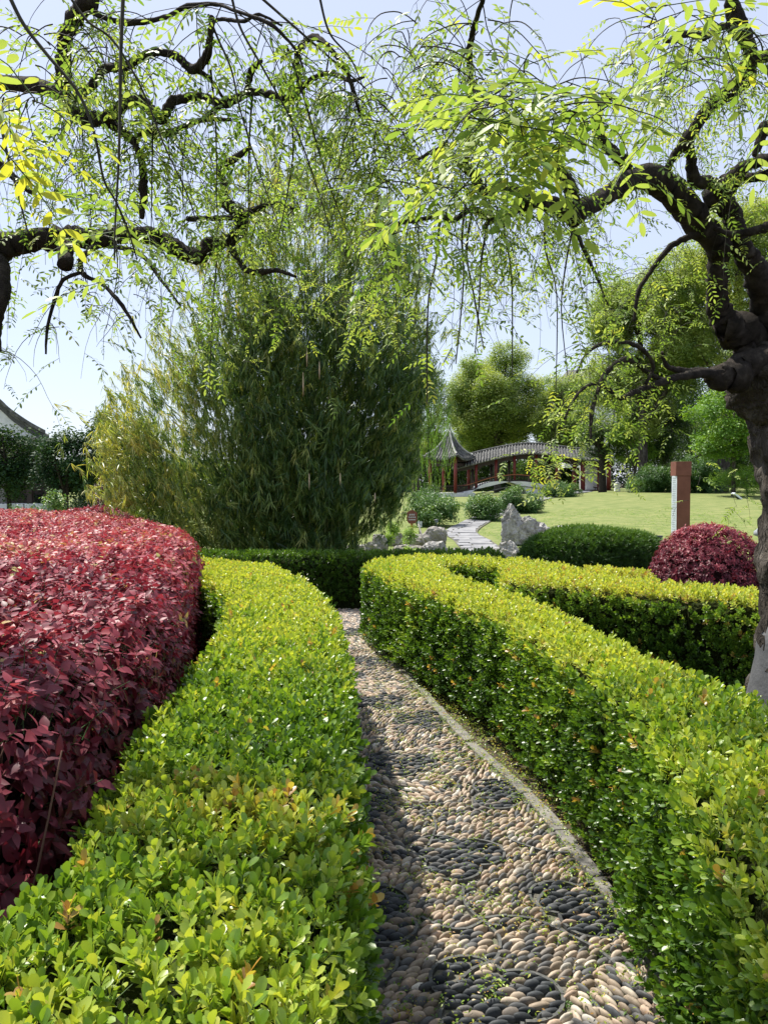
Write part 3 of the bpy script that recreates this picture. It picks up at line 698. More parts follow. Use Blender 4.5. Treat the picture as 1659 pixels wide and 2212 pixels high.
PP = np.stack([PB[:, 0], PB[:, 1], rng.uniform(.004, .011, n)], 1); vi = rng.integers(0, 4, n)
u, v, dep = project(PP); vis = (v < 2205) & (u > 745) & (u < 1430); order = np.argsort(np.where(vis, dep, 99))[:298]
for i in order:
    o = bpy.data.objects.new('pebble', pebforms[vi[i]]); C.objects.link(o); o.parent = proot
    o.matrix_local = Matrix.Translation(Vector(PP[i]) - proot.location) @ Matrix(R[i].tolist()).to_4x4() @ Matrix.Diagonal((SX[i], SY[i], SZ[i], 1)); o['tint'] = float(tint[i])
mk = np.ones(n, bool); mk[order] = False
scatter('pebbles', proot, 'pebble', pebforms, PP[mk], R[mk], np.stack([SX, SY, SZ], 1)[mk], vi[mk], tint[mk])
# kerb stones down both sides
def kerbs(line, side, wdt, h):
    P = spline([(a, b) for a, b in line], 10); L = np.concatenate([[0], np.cumsum(np.linalg.norm(np.diff(P, axis=0), axis=1))]); s = 0
    while s < L[-1] - .2:
        ln = random.uniform(.3, .46); t = np.array([s + .004, s + ln / 2, min(s + ln - .004, L[-1])]); Q = np.stack([np.interp(t, L, P[:, 0]), np.interp(t, L, P[:, 1])], 1); s += ln
        D = np.gradient(Q, axis=0); D /= np.linalg.norm(D, axis=1)[:, None]; Nr = np.stack([D[:, 1], -D[:, 0]], 1) * side; V = []; zz = h + random.uniform(-.009, .005)
        for q, nn in zip(Q, Nr):
            e1, e2 = random.uniform(-.006, .006), random.uniform(-.01, .004); a, b = q - nn * (wdt * .5 + e2), q + nn * (wdt * .5 + e1); V += [(*a, -.02), (*b, -.02), (*b, zz), (*a, zz)]
        Fc = [(0, 1, 2, 3), (11, 10, 9, 8)]
        for j in (0, 4):
            for e in range(4): Fc.append((j + (e + 1) % 4, j + e, j + 4 + e, j + 4 + (e + 1) % 4))
        o = addobj('kerb_stone', mesh('kerb_stone', V, Fc, M['kerb'], False), proot); m = o.modifiers.new('bevel', 'BEVEL'); m.width = .006; m.segments = 2
kerbs(path_R, 1, .062, .022); kerbs(path_L[2:][::-1], -1, .062, .022)
# litter: small fallen leaflets, moss tufts and flower scales between the pebbles
litl = leaf_shape(.016, .007, 'diamond', .2, .3)
LIT = make_sprigs('litter', litl, M['boxwood'], 3, lambda r: [(mrot(r.uniform(0, 6), r.uniform(-.3, .3), r.uniform(-.6, .6)), (r.gauss(0, .012), r.gauss(0, .012), 0), r.uniform(.5, 1.1)) for _ in range(3)])
MOSS = make_sprigs('moss', leaf_shape(.011, .005, 'diamond', .2, .3), M['shrubgreen'], 3, lambda r: [(mrot(r.uniform(0, 6), r.uniform(.2, 1.2), 0), (r.gauss(0, .008), r.gauss(0, .008), 0), r.uniform(.5, 1.1)) for _ in range(12)])
T = rng.uniform((-.4, 1.1), (1.15, 8), (26000, 2)); d, _ = polydist(T, pathpoly); dl = T[:, 0]
k = (d > -.28) & (rng.random(len(T)) < np.clip(.16 + .5 * (vnoise(T, 4) > .22) + .8 * (d < .03) + .3 * (d < .12), 0, 1)); T = T[k]; n = len(T)
lo_ = empty('fallen_leaves', (.4, 3, 0), 'tiny yellow green leaves fallen on the pebbles and kerb', 'fallen leaves'); lo_['kind'] = 'stuff'
scatter('leaf_litter', lo_, 'litter', LIT[0], np.stack([T[:, 0], T[:, 1], np.full(n, .021) + rng.uniform(0, .012, n)], 1), frames(np.tile([0, 0, 1.0], (n, 1)) + rng.normal(0, .3, (n, 3))), rng.uniform(.6, 1.2, n), rng.integers(0, 3, n), np.where(rng.random(n) < .25, .9, rng.uniform(.35, .72, n)))
T = rng.uniform((-.4, 1.1), (1.0, 7), (9000, 2)); d, _ = polydist(T, pathpoly); k = (d > 0) & ((vnoise(T, 5.3) > .3) | (d < .05)); T = T[k]; n = len(T)
scatter('moss', proot, 'moss', MOSS[0], np.stack([T[:, 0], T[:, 1], np.full(n, .008)], 1), frames(np.tile([0, 0, 1.0], (n, 1)) + rng.normal(0, .2, (n, 3))), rng.uniform(.6, 1.5, n), rng.integers(0, 3, n), rng.uniform(.4, 1, n))
# ------------------------------------------------------------------ the two crooked trees in front
def uvd(pts):
    """(u, v, distance[, radius]) picture points set out at their real distance"""
    return np.array([at(p[0], p[1], p[2]) for p in pts])
class Tree:
    def __init__(s, name, label, base, group=None):
        s.root = empty(name, base, label, 'tree', group); s.lines = []; s.tw = []; s.leaf = []
    def limb(s, pts, name='branch', mat=None, seg=14, per=7, rough=.22, knots=0):
        """pts: (u, v, Y, r_px)"""
        P = uvd(pts); r = np.array([p[3] * p[2] / F for p in pts]); Q = spline(np.column_stack([P, r]), per)
        Q[:, :3] += np.random.default_rng(len(s.lines) + 3).normal(0, 1, (len(Q), 3)) * (Q[:, 3:] * .10)
        for k in range(1, len(Q) - 1):                      # swollen joints
            if k % per == 0 and 0 < k < len(Q) - 1: Q[k, 3] *= 1.14
        V, Fc = tube(Q[:, :3], Q[:, 3], seg, rough, seed=len(s.lines) * 3.1)
        o = addobj(name, mesh(name, V, Fc, mat or M['barkdark']), s.root); s.lines.append(Q); return Q
    def twig(s, p, d, L, r0=.0035, droop=1.0, leaves=True, curl=.3, dens=1.0, leafscale=1.0, lt=.5):
        """a hanging twig from p, thrown out along d and pulled down"""
        n = 9; P = [np.array(p, float)]; d = np.array(d, float); d /= np.linalg.norm(d); st = L / n
        for i in range(n):
            d = d + np.array([random.gauss(0, .12), random.gauss(0, .12), -.42 * droop + random.gauss(0, .06)]); d /= np.linalg.norm(d); P.append(P[-1] + d * st)
        P = np.array(P); s.tw.append((P, r0))
        if leaves: s.dress(P, dens, leafscale, lt)
        return P
    def dress(s, P, dens=1.0, leafscale=1.0, lt=.5, start=.15):
        Lc = np.concatenate([[0], np.cumsum(np.linalg.norm(np.diff(P, axis=0), axis=1))]); t = Lc[-1] * start; k = 0
        while t < Lc[-1]:
            q = np.array([np.interp(t, Lc, P[:, j]) for j in range(3)]); i = min(np.searchsorted(Lc, t), len(P) - 1); T = P[i] - P[i - 1]; T /= np.linalg.norm(T) + 1e-9
            a = random.uniform(0, 6.28); side = np.array([math.cos(a), math.sin(a), random.uniform(-.5, .45)])
            s.leaf.append((q, side + T * .35, leafscale * random.uniform(.65, 1.1), np.clip(lt + random.gauss(0, .15), 0, 1)))
            t += random.uniform(.05, .12) / dens; k += 1
    def finish(s, nearparts=0):
        s.tw.sort(key=lambda a: -len(a[0]) * 0 + a[0][:, 1].mean())
        for i, (P, r0) in enumerate(s.tw[:290]):
            Q = spline(P, 2); V, Fc = tube(Q, np.linspace(r0, r0 * .35, len(Q)), 4, cap=False); addobj('twig', mesh('twig', V, Fc, M['twig']), s.root)
        mb = MB()
        for P, r0 in s.tw[290:]: mb.tube(P, np.linspace(r0, r0 * .35, len(P)), 3)
        if mb.V: mb.build('twigs', M['twig'], s.root, True, kind='stuff')
        P = np.array([a[0] for a in s.leaf]); D = np.array([a[1] for a in s.leaf]); S = np.array([a[2] for a in s.leaf]); tn = np.array([a[3] for a in s.leaf])
        # sprigs grow along their own +Y, blades roughly level
        D /= np.linalg.norm(D, axis=1)[:, None]; Z = np.array([0, 0, 1.0]) + rng.normal(0, .35, D.shape); X = np.cross(D, Z); X /= np.linalg.norm(X, axis=1)[:, None]; Z = np.cross(X, D)
        R = np.stack([X, D, Z], 2); vi = rng.integers(0, 5, len(P)); take = []
        if nearparts:
            u, v, dep = project(P); vis = (u > -10) & (u < 1670) & (v > 0) & (P[:, 1] > .5); order = np.argsort(np.where(vis, dep / S, 99)); take = order[:nearparts // 11]
            for i in take:
                for (Rl, p, sl2) in PIN[1][vi[i]]:
                    R3 = R[i] @ Rl; W = P[i] + R[i] @ (np.array(p) * S[i]) - np.array(s.root.location); k = sl2 * S[i]
                    o = bpy.data.objects.new('leaf', pinleafmesh); C.objects.link(o); o.parent = s.root
                    o.matrix_local = Matrix(((*(R3[0] * k), W[0]), (*(R3[1] * k), W[1]), (*(R3[2] * k), W[2]), (0, 0, 0, 1))); o['tint'] = float(np.clip(tn[i] + random.uniform(-.1, .15), 0, 1))
                ss = MB(); V, Fc = PINSTEM; ss.add([(P[i] + R[i] @ (np.array(q) * S[i])) for q in V], Fc); ss.build('leaf_stalk', M['greentwig'], s.root, True)
            mk = np.ones(len(P), bool); mk[take] = False; P, R, S, vi, tn = P[mk], R[mk], S[mk], vi[mk], tn[mk]
        print(s.root.name, 'twigs', len(s.tw), 'sprigs', len(P))
        scatter('crown', s.root, 'pinnate', PIN[0], P, R, S, vi, tn)
pinleafmesh = source_mesh('tree_leaf', PINLEAF[0], PINLEAF[1], [.5] * len(PINLEAF[0]), M['scholar'])
PINSTEM = pin_stem(random)

def spawn(tree, Q, n0, Lr=(.35, 1.0), bias=(0, 0, 0), lt=.5, t0=0.0, t1=1.0, dens=1.0, up=.5, sc=1.0, droop=1.0):
    n = max(3, int(n0 * (.72 if tree is not RT else .85)))
    for _ in range(n):
        i = int(random.uniform(t0, t1) * (len(Q) - 1)); p = Q[i, :3]; a = random.uniform(0, 2 * math.pi)
        d = (math.cos(a) + bias[0], math.sin(a) + bias[1] + .7, random.uniform(-.2, up) + bias[2])
        tree.twig(p, d, random.uniform(*Lr) * (1.0 if random.random() < .15 else .5), random.uniform(.0009, .0017), droop * random.uniform(.6, 1.15), dens=dens, lt=lt, leafscale=sc)

# --- right tree
RT = Tree('pagoda_tree', 'crooked old weeping tree with its thick knotty trunk at the right edge of the picture', (2.02, 3.6, 0), 'crooked weeping trees over the path')
Y = 3.6
tr = [(1760, 1800, Y, 170), (1750, 1560, Y, 132), (1750, 1400, Y, 104), (1752, 1200, Y, 98), (1748, 1050, Y, 100), (1732, 920, Y, 105), (1708, 850, Y, 112), (1690, 800, Y, 118), (1688, 765, Y, 104), (1690, 725, Y, 62)]
P = uvd(tr); P[0][2] = -.03; r = np.array([p[3] * Y / F for p in tr]); Q = spline(np.column_stack([P, r]), 12)
V, Fc = tube(Q[:, :3], Q[:, 3], 48, .2, 5.0); addobj('trunk', mesh('trunk', V, Fc, M['bark']), RT.root)
# patch of grey cement render at the foot
cm = MB(); 
V = []; Fc = []; na = 12; nz = 10
for j in range(nz + 1):
    z = .1 + j * .078; rr = float(np.interp(z, Q[::-1, 2] if Q[0, 2] > Q[-1, 2] else Q[:, 2], Q[:, 3])) * (1.06 - .05 * (j / nz)); tcx = float(np.interp(z, Q[:, 2], Q[:, 0]))
    for i in range(na + 1):
        a = math.radians(165 + i * 7 * (1 - .5 * j / nz)); V.append((tcx + rr * math.cos(a) * (1.02 + .01 * random.random()), 3.6 + rr * math.sin(a) * 1.02, z))
for j in range(nz):
    for i in range(na): Fc.append((j * (na + 1) + i, j * (na + 1) + i + 1, (j + 1) * (na + 1) + i + 1, (j + 1) * (na + 1) + i))
o = addobj('cement_patch', mesh('cement_patch', V, Fc, M['cement']), RT.root); o.modifiers.new('thick', 'SOLIDIFY').thickness = .015
b = RT.limb
A = b([(1660, 740, 3.6, 60), (1600, 722, 3.55, 38), (1575, 706, 3.5, 30), (1554, 678, 3.5, 24), (1548, 610, 3.4, 21), (1551, 532, 3.3, 24), (1502, 473, 3.2, 28), (1448, 413, 3.05, 28), (1400, 381, 2.9, 24), (1335, 404, 2.7, 19), (1286, 436, 2.6, 19), (1236, 466, 2.5, 22)], seg=18, per=9)
A2 = b([(1236, 466, 2.5, 20), (1198, 442, 2.45, 15), (1148, 436, 2.4, 11), (1109, 408, 2.35, 11), (1076, 402, 2.3, 10), (1046, 418, 2.25, 10), (1026, 381, 2.2, 9), (995, 353, 2.15, 8), (965, 328, 2.1, 7), (937, 326, 2.05, 5), (900, 345, 2.0, 3)])
A3 = b([(1150, 438, 2.4, 10), (1109, 454, 2.4, 9), (1064, 472, 2.35, 9), (1020, 452, 2.3, 6), (980, 474, 2.25, 6), (952, 467, 2.2, 5), (893, 476, 2.1, 5), (860, 484, 2.05, 4), (843, 513, 2.0, 2)])
A3b = b([(1064, 472, 2.35, 6), (1046, 490, 2.35, 5), (1056, 500, 2.35, 3)])
A4 = b([(1004, 362, 2.18, 6), (1010, 335, 2.15, 6), (1018, 300, 2.1, 6), (1010, 254, 2.05, 6), (1020, 196, 1.95, 7), (1015, 150, 1.9, 7), (1015, 102, 1.85, 7), (1026, 51, 1.8, 6), (1046, -10, 1.7, 5)])
A5 = b([(1236, 462, 2.5, 16), (1234, 416, 2.5, 14), (1206, 366, 2.45, 15), (1170, 342, 2.4, 12), (1135, 330, 2.35, 9), (1109, 310, 2.3, 8), (1058, 287, 2.25, 7), (1041, 254, 2.2, 6), (1025, 203, 2.1, 6)])
A6 = b([(1362, 384, 2.9, 14), (1347, 350, 2.85, 12), (1301, 305, 2.8, 11), (1288, 267, 2.75, 12), (1296, 228, 2.7, 12), (1318, 210, 2.7, 8)])
A7 = b([(1448, 413, 3.05, 22), (1431, 400, 3.0, 14), (1441, 363, 2.95, 9), (1459, 330, 2.95, 9), (1482, 306, 2.9, 12), (1517, 249, 2.85, 13), (1548, 216, 2.8, 15), (1588, 190, 2.8, 17), (1614, 152, 2.75, 18), (1622, 110, 2.7, 14), (1593, 55, 2.65, 19), (1578, -10, 2.6, 12)], seg=16)
A7b = b([(1596, 56, 2.65, 10), (1560, 55, 2.6, 8), (1520, 78, 2.55, 8), (1480, 72, 2.5, 6), (1440, 90, 2.4, 4)])
A7c = b([(1620, 130, 2.75, 12), (1660, 118, 2.7, 12), (1710, 95, 2.6, 9)])
B1 = b([(1672, 740, 3.6, 50), (1650, 660, 3.5, 26), (1640, 600, 3.4, 26), (1618, 560, 3.35, 22), (1600, 530, 3.3, 20), (1585, 470, 3.25, 20), (1560, 440, 3.2, 22), (1545, 425, 3.2, 26), (1575, 395, 3.15, 18), (1600, 366, 3.05, 13), (1640, 346, 3.0, 12), (1700, 335, 2.9, 10)], seg=16)
B2 = b([(1568, 405, 3.15, 14), (1610, 385, 3.1, 11), (1665, 376, 3.0, 10), (1720, 370, 3.0, 8)])
B3 = b([(1560, 410, 3.15, 14), (1530, 392, 3.1, 13), (1499, 389, 3.05, 13), (1493, 345, 3.0, 11), (1487, 305, 2.95, 11), (1478, 285, 2.95, 8)])
B4 = b([(1690, 300, 2.8, 16), (1655, 270, 2.8, 12), (1640, 310, 2.8, 9), (1628, 335, 2.8, 5)])
B5 = b([(1700, 720, 3.6, 40), (1668, 640, 3.55, 24), (1648, 590, 3.5, 22), (1622, 560, 3.5, 16)])
C1 = b([(1640, 780, 3.5, 44), (1590, 808, 3.45, 32), (1565, 812, 3.4, 25), (1545, 812, 3.38, 25), (1532, 810, 3.37, 17)], seg=18, per=6, rough=.4)
C2 = b([(1540, 806, 3.35, 12), (1482, 809, 3.2, 9), (1433, 824, 3.1, 8), (1384, 841, 3.0, 6.5), (1340, 859, 2.9, 5), (1315, 841, 2.85, 4), (1281, 829, 2.8, 3.5), (1246, 853, 2.7, 3), (1219, 905, 2.65, 2)])
C3 = b([(1428, 820, 3.1, 6), (1399, 804, 3.05, 5), (1374, 784, 3.0, 6), (1345, 777, 2.95, 6), (1310, 804, 2.9, 5), (1291, 843, 2.85, 5), (1278, 893, 2.8, 4.5), (1276, 947, 2.75, 3)])
C4 = b([(1394, 829, 3.0, 4), (1411, 794, 3.0, 4), (1394, 760, 2.95, 4.5), (1360, 741, 2.9, 5), (1310, 740, 2.85, 4), (1271, 760, 2.8, 3), (1246, 804, 2.75, 2)])
C5 = b([(1540, 800, 3.35, 6), (1472, 800, 3.2, 7), (1440, 790, 3.15, 5), (1430, 760, 3.1, 3)])
D1 = b([(1518, 497, 3.2, 9), (1480, 515, 3.2, 6.5), (1448, 532, 3.2, 6), (1409, 581, 3.2, 5), (1379, 630, 3.2, 4.5), (1370, 694, 3.2, 3)])
D2 = b([(1236, 478, 2.5, 5), (1262, 540, 2.45, 4), (1290, 600, 2.4, 3), (1314, 660, 2.4, 1.5)])
D3 = b([(1700, 470, 3.1, 12), (1655, 490, 3.1, 10), (1620, 500, 3.1, 9), (1575, 505, 3.1, 7), (1540, 490, 3.1, 5)])
for u0, v0, dd in ((1240, 480, 2.5), (1020, 455, 2.3), (1008, 420, 2.25), (1056, 470, 2.35), (950, 470, 2.2), (1180, 445, 2.45), (1090, 410, 2.35)):
    P = uvd([(u0, v0, dd), (u0 + random.uniform(-18, 18), v0 + 90, dd), (u0 + random.uniform(-30, 25), v0 + 190, dd - .05), (u0 + random.uniform(-40, 30), v0 + random.uniform(260, 420), dd - .05)])
    Pn = spline(P, 4); RT.tw.append((Pn, .0042)); RT.dress(Pn, .55, lt=.45, start=.35)
for Q_, n_, kw in ((A, 12, dict(t0=.7)), (A2, 46, {}), (A3, 34, dict(Lr=(.3, .9))), (A4, 34, dict(up=.8)), (A5, 30, dict(Lr=(.25, .8))), (A6, 14, dict(Lr=(.25, .6))), (A7, 30, dict(Lr=(.25, .7), t0=.3)),
                   (A7b, 24, {}), (A7c, 6, {}), (B1, 8, dict(t0=.3, Lr=(.2, .6))), (B2, 6, dict(Lr=(.2, .6))), (B3, 7, dict(Lr=(.2, .5))), (C2, 34, dict(Lr=(.15, .5), t0=.3)), (C3, 26, dict(Lr=(.15, .5))),
                   (C4, 22, dict(Lr=(.15, .5))), (D1, 20, dict(Lr=(.2, .6))), (D2, 10, dict(Lr=(.15, .4))), (B4, 6, {}), (D3, 5, dict(Lr=(.2, .6), t0=.3))):
    spawn(RT, Q_, n_, **{**dict(Lr=(.3, .95), dens=1.0, lt=.5), **kw})
# the dense tangle of shoots hanging from the limb ends over the middle of the path, and the sprays lower down
def cloud(tree, u0, u1, v0, v1, y0, y1, n, Lr=(.25, .6), lt=.5, dens=1.2, sc=1.0, r=.0022, droop=1.0):
    for _ in range(max(3, int(n * ((.62 if tree is not RT else .7) if y0 > 1.3 else .85)))):
        u = random.gauss((u0 + u1) / 2, (u1 - u0) / 4); v = random.gauss((v0 + v1) / 2, (v1 - v0) / 4); p = at(u, v, random.uniform(y0, y1)); a = random.uniform(0, 6.28)
        tree.twig(p, (math.cos(a), math.sin(a), random.uniform(0, .7)), random.uniform(*Lr) * .72, r * .75, droop * .7, dens=dens, lt=lt, leafscale=sc * (.8 if y0 > 1.3 else 1.1))
cloud(RT, 690, 960, 150, 430, 1.7, 2.2, 95, (.2, .5), .5, 1.35, .95)
cloud(RT, 830, 1150, 20, 260, 1.6, 2.1, 75, (.2, .45), .55, 1.2)
cloud(RT, 1250, 1600, 20, 220, 1.9, 2.6, 55, (.2, .5), .55, 1.1)
cloud(RT, 1300, 1640, 200, 400, 3.3, 4.2, 34, (.2, .5), .5, 1.0)
cloud(RT, 1320, 1520, 480, 720, 3.7, 4.5, 40, (.25, .6), .42, 1.0)
cloud(RT, 1240, 1420, 520, 700, 3.0, 3.8, 26, (.2, .5), .4, 1.0)
cloud(RT, 1110, 1290, 950, 1060, 3.0, 3.4, 26, (.12, .26), .62, 1.5, 1.15)
cloud(RT, 1160, 1290, 800, 960, 3.0, 3.6, 18, (.12, .3), .5, 1.2)
cloud(RT, 640, 920, 560, 720, 3.4, 4.2, 48, (.2, .5), .62, 1.25)
cloud(RT, 780, 1000, 480, 640, 3.0, 3.8, 30, (.2, .5), .5, 1.0)
cloud(RT, 930, 1200, 480, 700, 3.0, 4.0, 34, (.15, .45), .45, .9, .9)
cloud(RT, 1480, 1620, 940, 1180, 4.2, 4.8, 12, (.15, .35), .55, 1.3, 1.3)
# the large leaved spray close to the lens
cloud(RT, 1030, 1290, 150, 290, 1.0, 1.2, 34, (.10, .24), .58, 1.9, 1.15, .0016, .5)
cloud(RT, 960, 1120, 300, 420, 1.0, 1.2, 7, (.08, .16), .45, 1.6, 1.1, .0014, .9)
cloud(RT, 1330, 1480, 20, 130, 1.0, 1.2, 8, (.08, .18), .8, 1.6, 1.0, .0014, .6)
cloud(RT, 1590, 1680, 20, 160, .9, 1.05, 6, (.08, .18), .6, 1.8, 1.2, .0014, .6)
cloud(RT, 800, 850, 330, 470, 1.15, 1.3, 4, (.08, .16), .2, 1.8, 1.1, .0014, 1.0)
RT.finish(290)

# --- left tree
LT = Tree('pagoda_tree', 'crooked weeping tree reaching in from the left edge, dark limbs arching across the sky', (-1.95, 2.75, 0), 'crooked weeping trees over the path')
Y = 2.75
tr = [(-330, 2300, Y, 130), (-330, 1900, Y, 105), (-325, 1500, Y, 92), (-315, 1100, Y, 86), (-290, 850, Y, 88), (-250, 720, Y, 100), (-210, 640, Y, 92), (-190, 600, Y, 60)]
P = uvd(tr); P[0][2] = -.03; r = np.array([p[3] * Y / F for p in tr]); Q = spline(np.column_stack([P, r]), 10)
V, Fc = tube(Q[:, :3], Q[:, 3], 30, .16, 9.0); addobj('trunk', mesh('trunk', V, Fc, M['bark']), LT.root)
b = LT.limb
a1 = b([(-230, 640, 2.75, 60), (-120, 600, 2.7, 42), (-50, 560, 2.65, 34), (0, 538, 2.6, 28), (51, 523, 2.6, 25), (127, 513, 2.6, 25), (203, 516, 2.6, 20), (262, 510, 2.6, 16), (325, 510, 2.6, 17), (376, 533, 2.6, 17), (427, 553, 2.6, 16), (452, 528, 2.6, 14), (498, 518, 2.6, 14), (523, 488, 2.6, 12), (513, 457, 2.6, 13), (488, 437, 2.6, 12), (483, 396, 2.6, 9), (478, 366, 2.6, 9), (508, 340, 2.55, 8), (540, 318, 2.5, 5)], seg=18, per=8, rough=.26)
a2 = b([(140, 515, 2.6, 16), (142, 540, 2.55, 17), (142, 572, 2.5, 16)])
a3 = b([(-60, 590, 2.7, 30), (-30, 560, 2.6, 22), (2, 575, 2.55, 18), (5, 640, 2.5, 13), (-6, 700, 2.5, 10), (-2, 760, 2.5, 5)])
a4 = b([(498, 534, 2.6, 9), (528, 579, 2.55, 6), (559, 588, 2.5, 7), (599, 584, 2.45, 5), (640, 597, 2.4, 3)])
a5 = b([(516, 470, 2.6, 9), (549, 452, 2.55, 6), (594, 437, 2.5, 4), (640, 452, 2.45, 3)])
a6 = b([(520, 468, 2.6, 7), (467, 471, 2.5, 5.5), (406, 472, 2.4, 5)])
a7 = b([(225, 525, 2.6, 8), (200, 536, 2.55, 6), (176, 560, 2.5, 5.5), (180, 592, 2.5, 5), (219, 612, 2.45, 4), (264, 660, 2.4, 4), (305, 730, 2.4, 2)])
a8 = b([(175, 588, 2.5, 4), (137, 604, 2.5, 4), (117, 650, 2.5, 4), (102, 711, 2.5, 3), (99, 765, 2.5, 2)])
a9 = b([(230, 530, 2.6, 5), (300, 545, 2.5, 5), (345, 600, 2.45, 3), (390, 660, 2.4, 2)])
c1 = b([(-230, 620, 2.75, 46), (-190, 480, 2.6, 34), (-150, 330, 2.45, 28), (-90, 220, 2.35, 22), (-40, 185, 2.3, 17), (0, 178, 2.3, 15), (76, 184, 2.25, 15), (127, 203, 2.2, 14), (168, 249, 2.2, 14), (203, 258, 2.2, 14), (244, 244, 2.15, 13), (269, 224, 2.15, 11), (305, 216, 2.1, 10), (328, 239, 2.1, 11), (348, 256, 2.1, 12), (376, 218, 2.1, 10), (432, 208, 2.1, 9), (488, 222, 2.1, 10), (538, 198, 2.05, 8), (584, 203, 2.0, 8), (625, 213, 2.0, 9), (655, 183, 1.95, 7), (706, 157, 1.9, 5), (757, 173, 1.85, 4), (787, 164, 1.85, 3)], seg=16, per=7)
c2 = b([(142, 215, 2.2, 16), (134, 180, 2.2, 16), (137, 127, 2.15, 16), (142, 78, 2.1, 15), (165, 35, 2.05, 17), (193, -5, 2.0, 20), (210, -50, 2.0, 16)], seg=16)
c3 = b([(160, 215, 2.2, 10), (178, 200, 2.2, 9), (203, 178, 2.15, 9), (229, 147, 2.1, 9), (274, 140, 2.05, 9), (325, 114, 2.0, 8), (376, 117, 2.0, 8), (417, 148, 2.0, 9), (447, 117, 1.95, 8), (455, 66, 1.9, 6), (457, 36, 1.9, 6)])
c3b = b([(459, 46, 1.9, 4), (480, 40, 1.9, 4), (528, 44, 1.85, 4), (560, 30, 1.8, 3), (610, 55, 1.8, 2)])
c3c = b([(417, 148, 2.0, 5), (450, 165, 2.0, 4), (478, 205, 2.0, 3), (490, 222, 2.05, 3)])
c4 = b([(641, 200, 1.97, 6), (645, 173, 1.95, 5), (643, 112, 1.9, 6), (676, 79, 1.85, 6), (706, 97, 1.8, 5), (742, 142, 1.8, 5), (762, 190, 1.8, 4), (777, 250, 1.8, 2.5)])
c5 = b([(205, 20, 2.0, 7), (213, 33, 2.0, 5), (274, 47, 1.95, 6), (356, 36, 1.9, 5), (406, 12, 1.85, 5), (467, 8, 1.8, 4), (508, 22, 1.75, 4), (584, 51, 1.7, 4), (635, 102, 1.7, 3), (655, 143, 1.7, 2)])
c6 = b([(215, 258, 2.2, 10), (244, 269, 2.2, 9), (284, 300, 2.2, 9), (305, 345, 2.2, 8), (310, 406, 2.2, 8), (306, 470, 2.2, 6)])
c7 = b([(288, 298, 2.2, 6), (325, 284, 2.15, 7), (366, 287, 2.15, 8), (406, 269, 2.1, 6), (442, 257, 2.1, 5), (498, 257, 2.05, 3)])
c8 = b([(440, 258, 2.1, 5), (447, 249, 2.1, 5), (472, 229, 2.1, 5), (488, 218, 2.1, 5)])
c9 = b([(533, 195, 2.05, 6), (544, 152, 2.0, 6), (564, 130, 1.95, 5)])
c10 = b([(-130, 300, 2.45, 16), (-60, 330, 2.4, 12), (0, 355, 2.4, 9), (50, 400, 2.4, 6), (75, 420, 2.4, 4)])
# long straight shoots that hang close to the lens
for pts, rr in (([(20, -10, 1.0), (51, 51, 1.0), (102, 117, 1.0), (168, 198, 1.0), (203, 284, 1.0), (224, 386, 1.02), (249, 432, 1.03), (274, 488, 1.05), (296, 560, 1.08)], .0026),
                ([(266, -10, .95), (261, 120, .95), (259, 250, .95), (256, 356, .95), (249, 480, .95), (247, 562, .95)], .0026),
                ([(150, -10, 1.3), (190, 45, 1.3), (244, 86, 1.3), (305, 188, 1.3), (356, 315, 1.32), (405, 420, 1.33), (430, 500, 1.35)], .0024),
                ([(-5, 230, 1.05), (15, 330, 1.05), (34, 400, 1.05), (61, 503, 1.05)], .0026),
                ([(500, -10, 1.7), (520, 60, 1.7), (570, 150, 1.7), (640, 280, 1.75), (690, 420, 1.8), (720, 520, 1.85)], .003),
                ([(560, -10, 1.6), (640, 60, 1.6), (720, 130, 1.65), (790, 190, 1.7), (860, 260, 1.75)], .003),
                ([(450, 30, 1.9), (470, 80, 1.9), (500, 150, 1.9), (520, 240, 1.9), (560, 370, 1.9), (600, 480, 1.9)], .003),
                ([(690, -10, 1.5), (712, 70, 1.5), (760, 130, 1.55), (800, 230, 1.6)], .0025),
                ([(620, 100, 1.8), (660, 220, 1.8), (690, 330, 1.85), (730, 450, 1.9), (760, 520, 1.9)], .003)):
    Pn = spline(uvd(pts), 4); LT.tw.append((Pn, rr)); LT.dress(Pn, .35, lt=.5, start=.3, leafscale=.85)
for u0, v0, dd, ln in ((130, 530, 2.6, 130), (250, 520, 2.6, 190), (470, 540, 2.6, 330), (455, 150, 2.0, 300), (260, 40, 1.95, 200), (330, 250, 2.1, 250), (545, 205, 2.05, 280), (625, 220, 2.0, 300), (10, 560, 2.6, 150)):
    Pn = spline(uvd([(u0, v0, dd), (u0 + random.uniform(-12, 12), v0 + ln * .4, dd), (u0 + random.uniform(-25, 25), v0 + ln, dd)]), 5); LT.tw.append((Pn, .0032)); LT.dress(Pn, .5, lt=.45, start=.3)
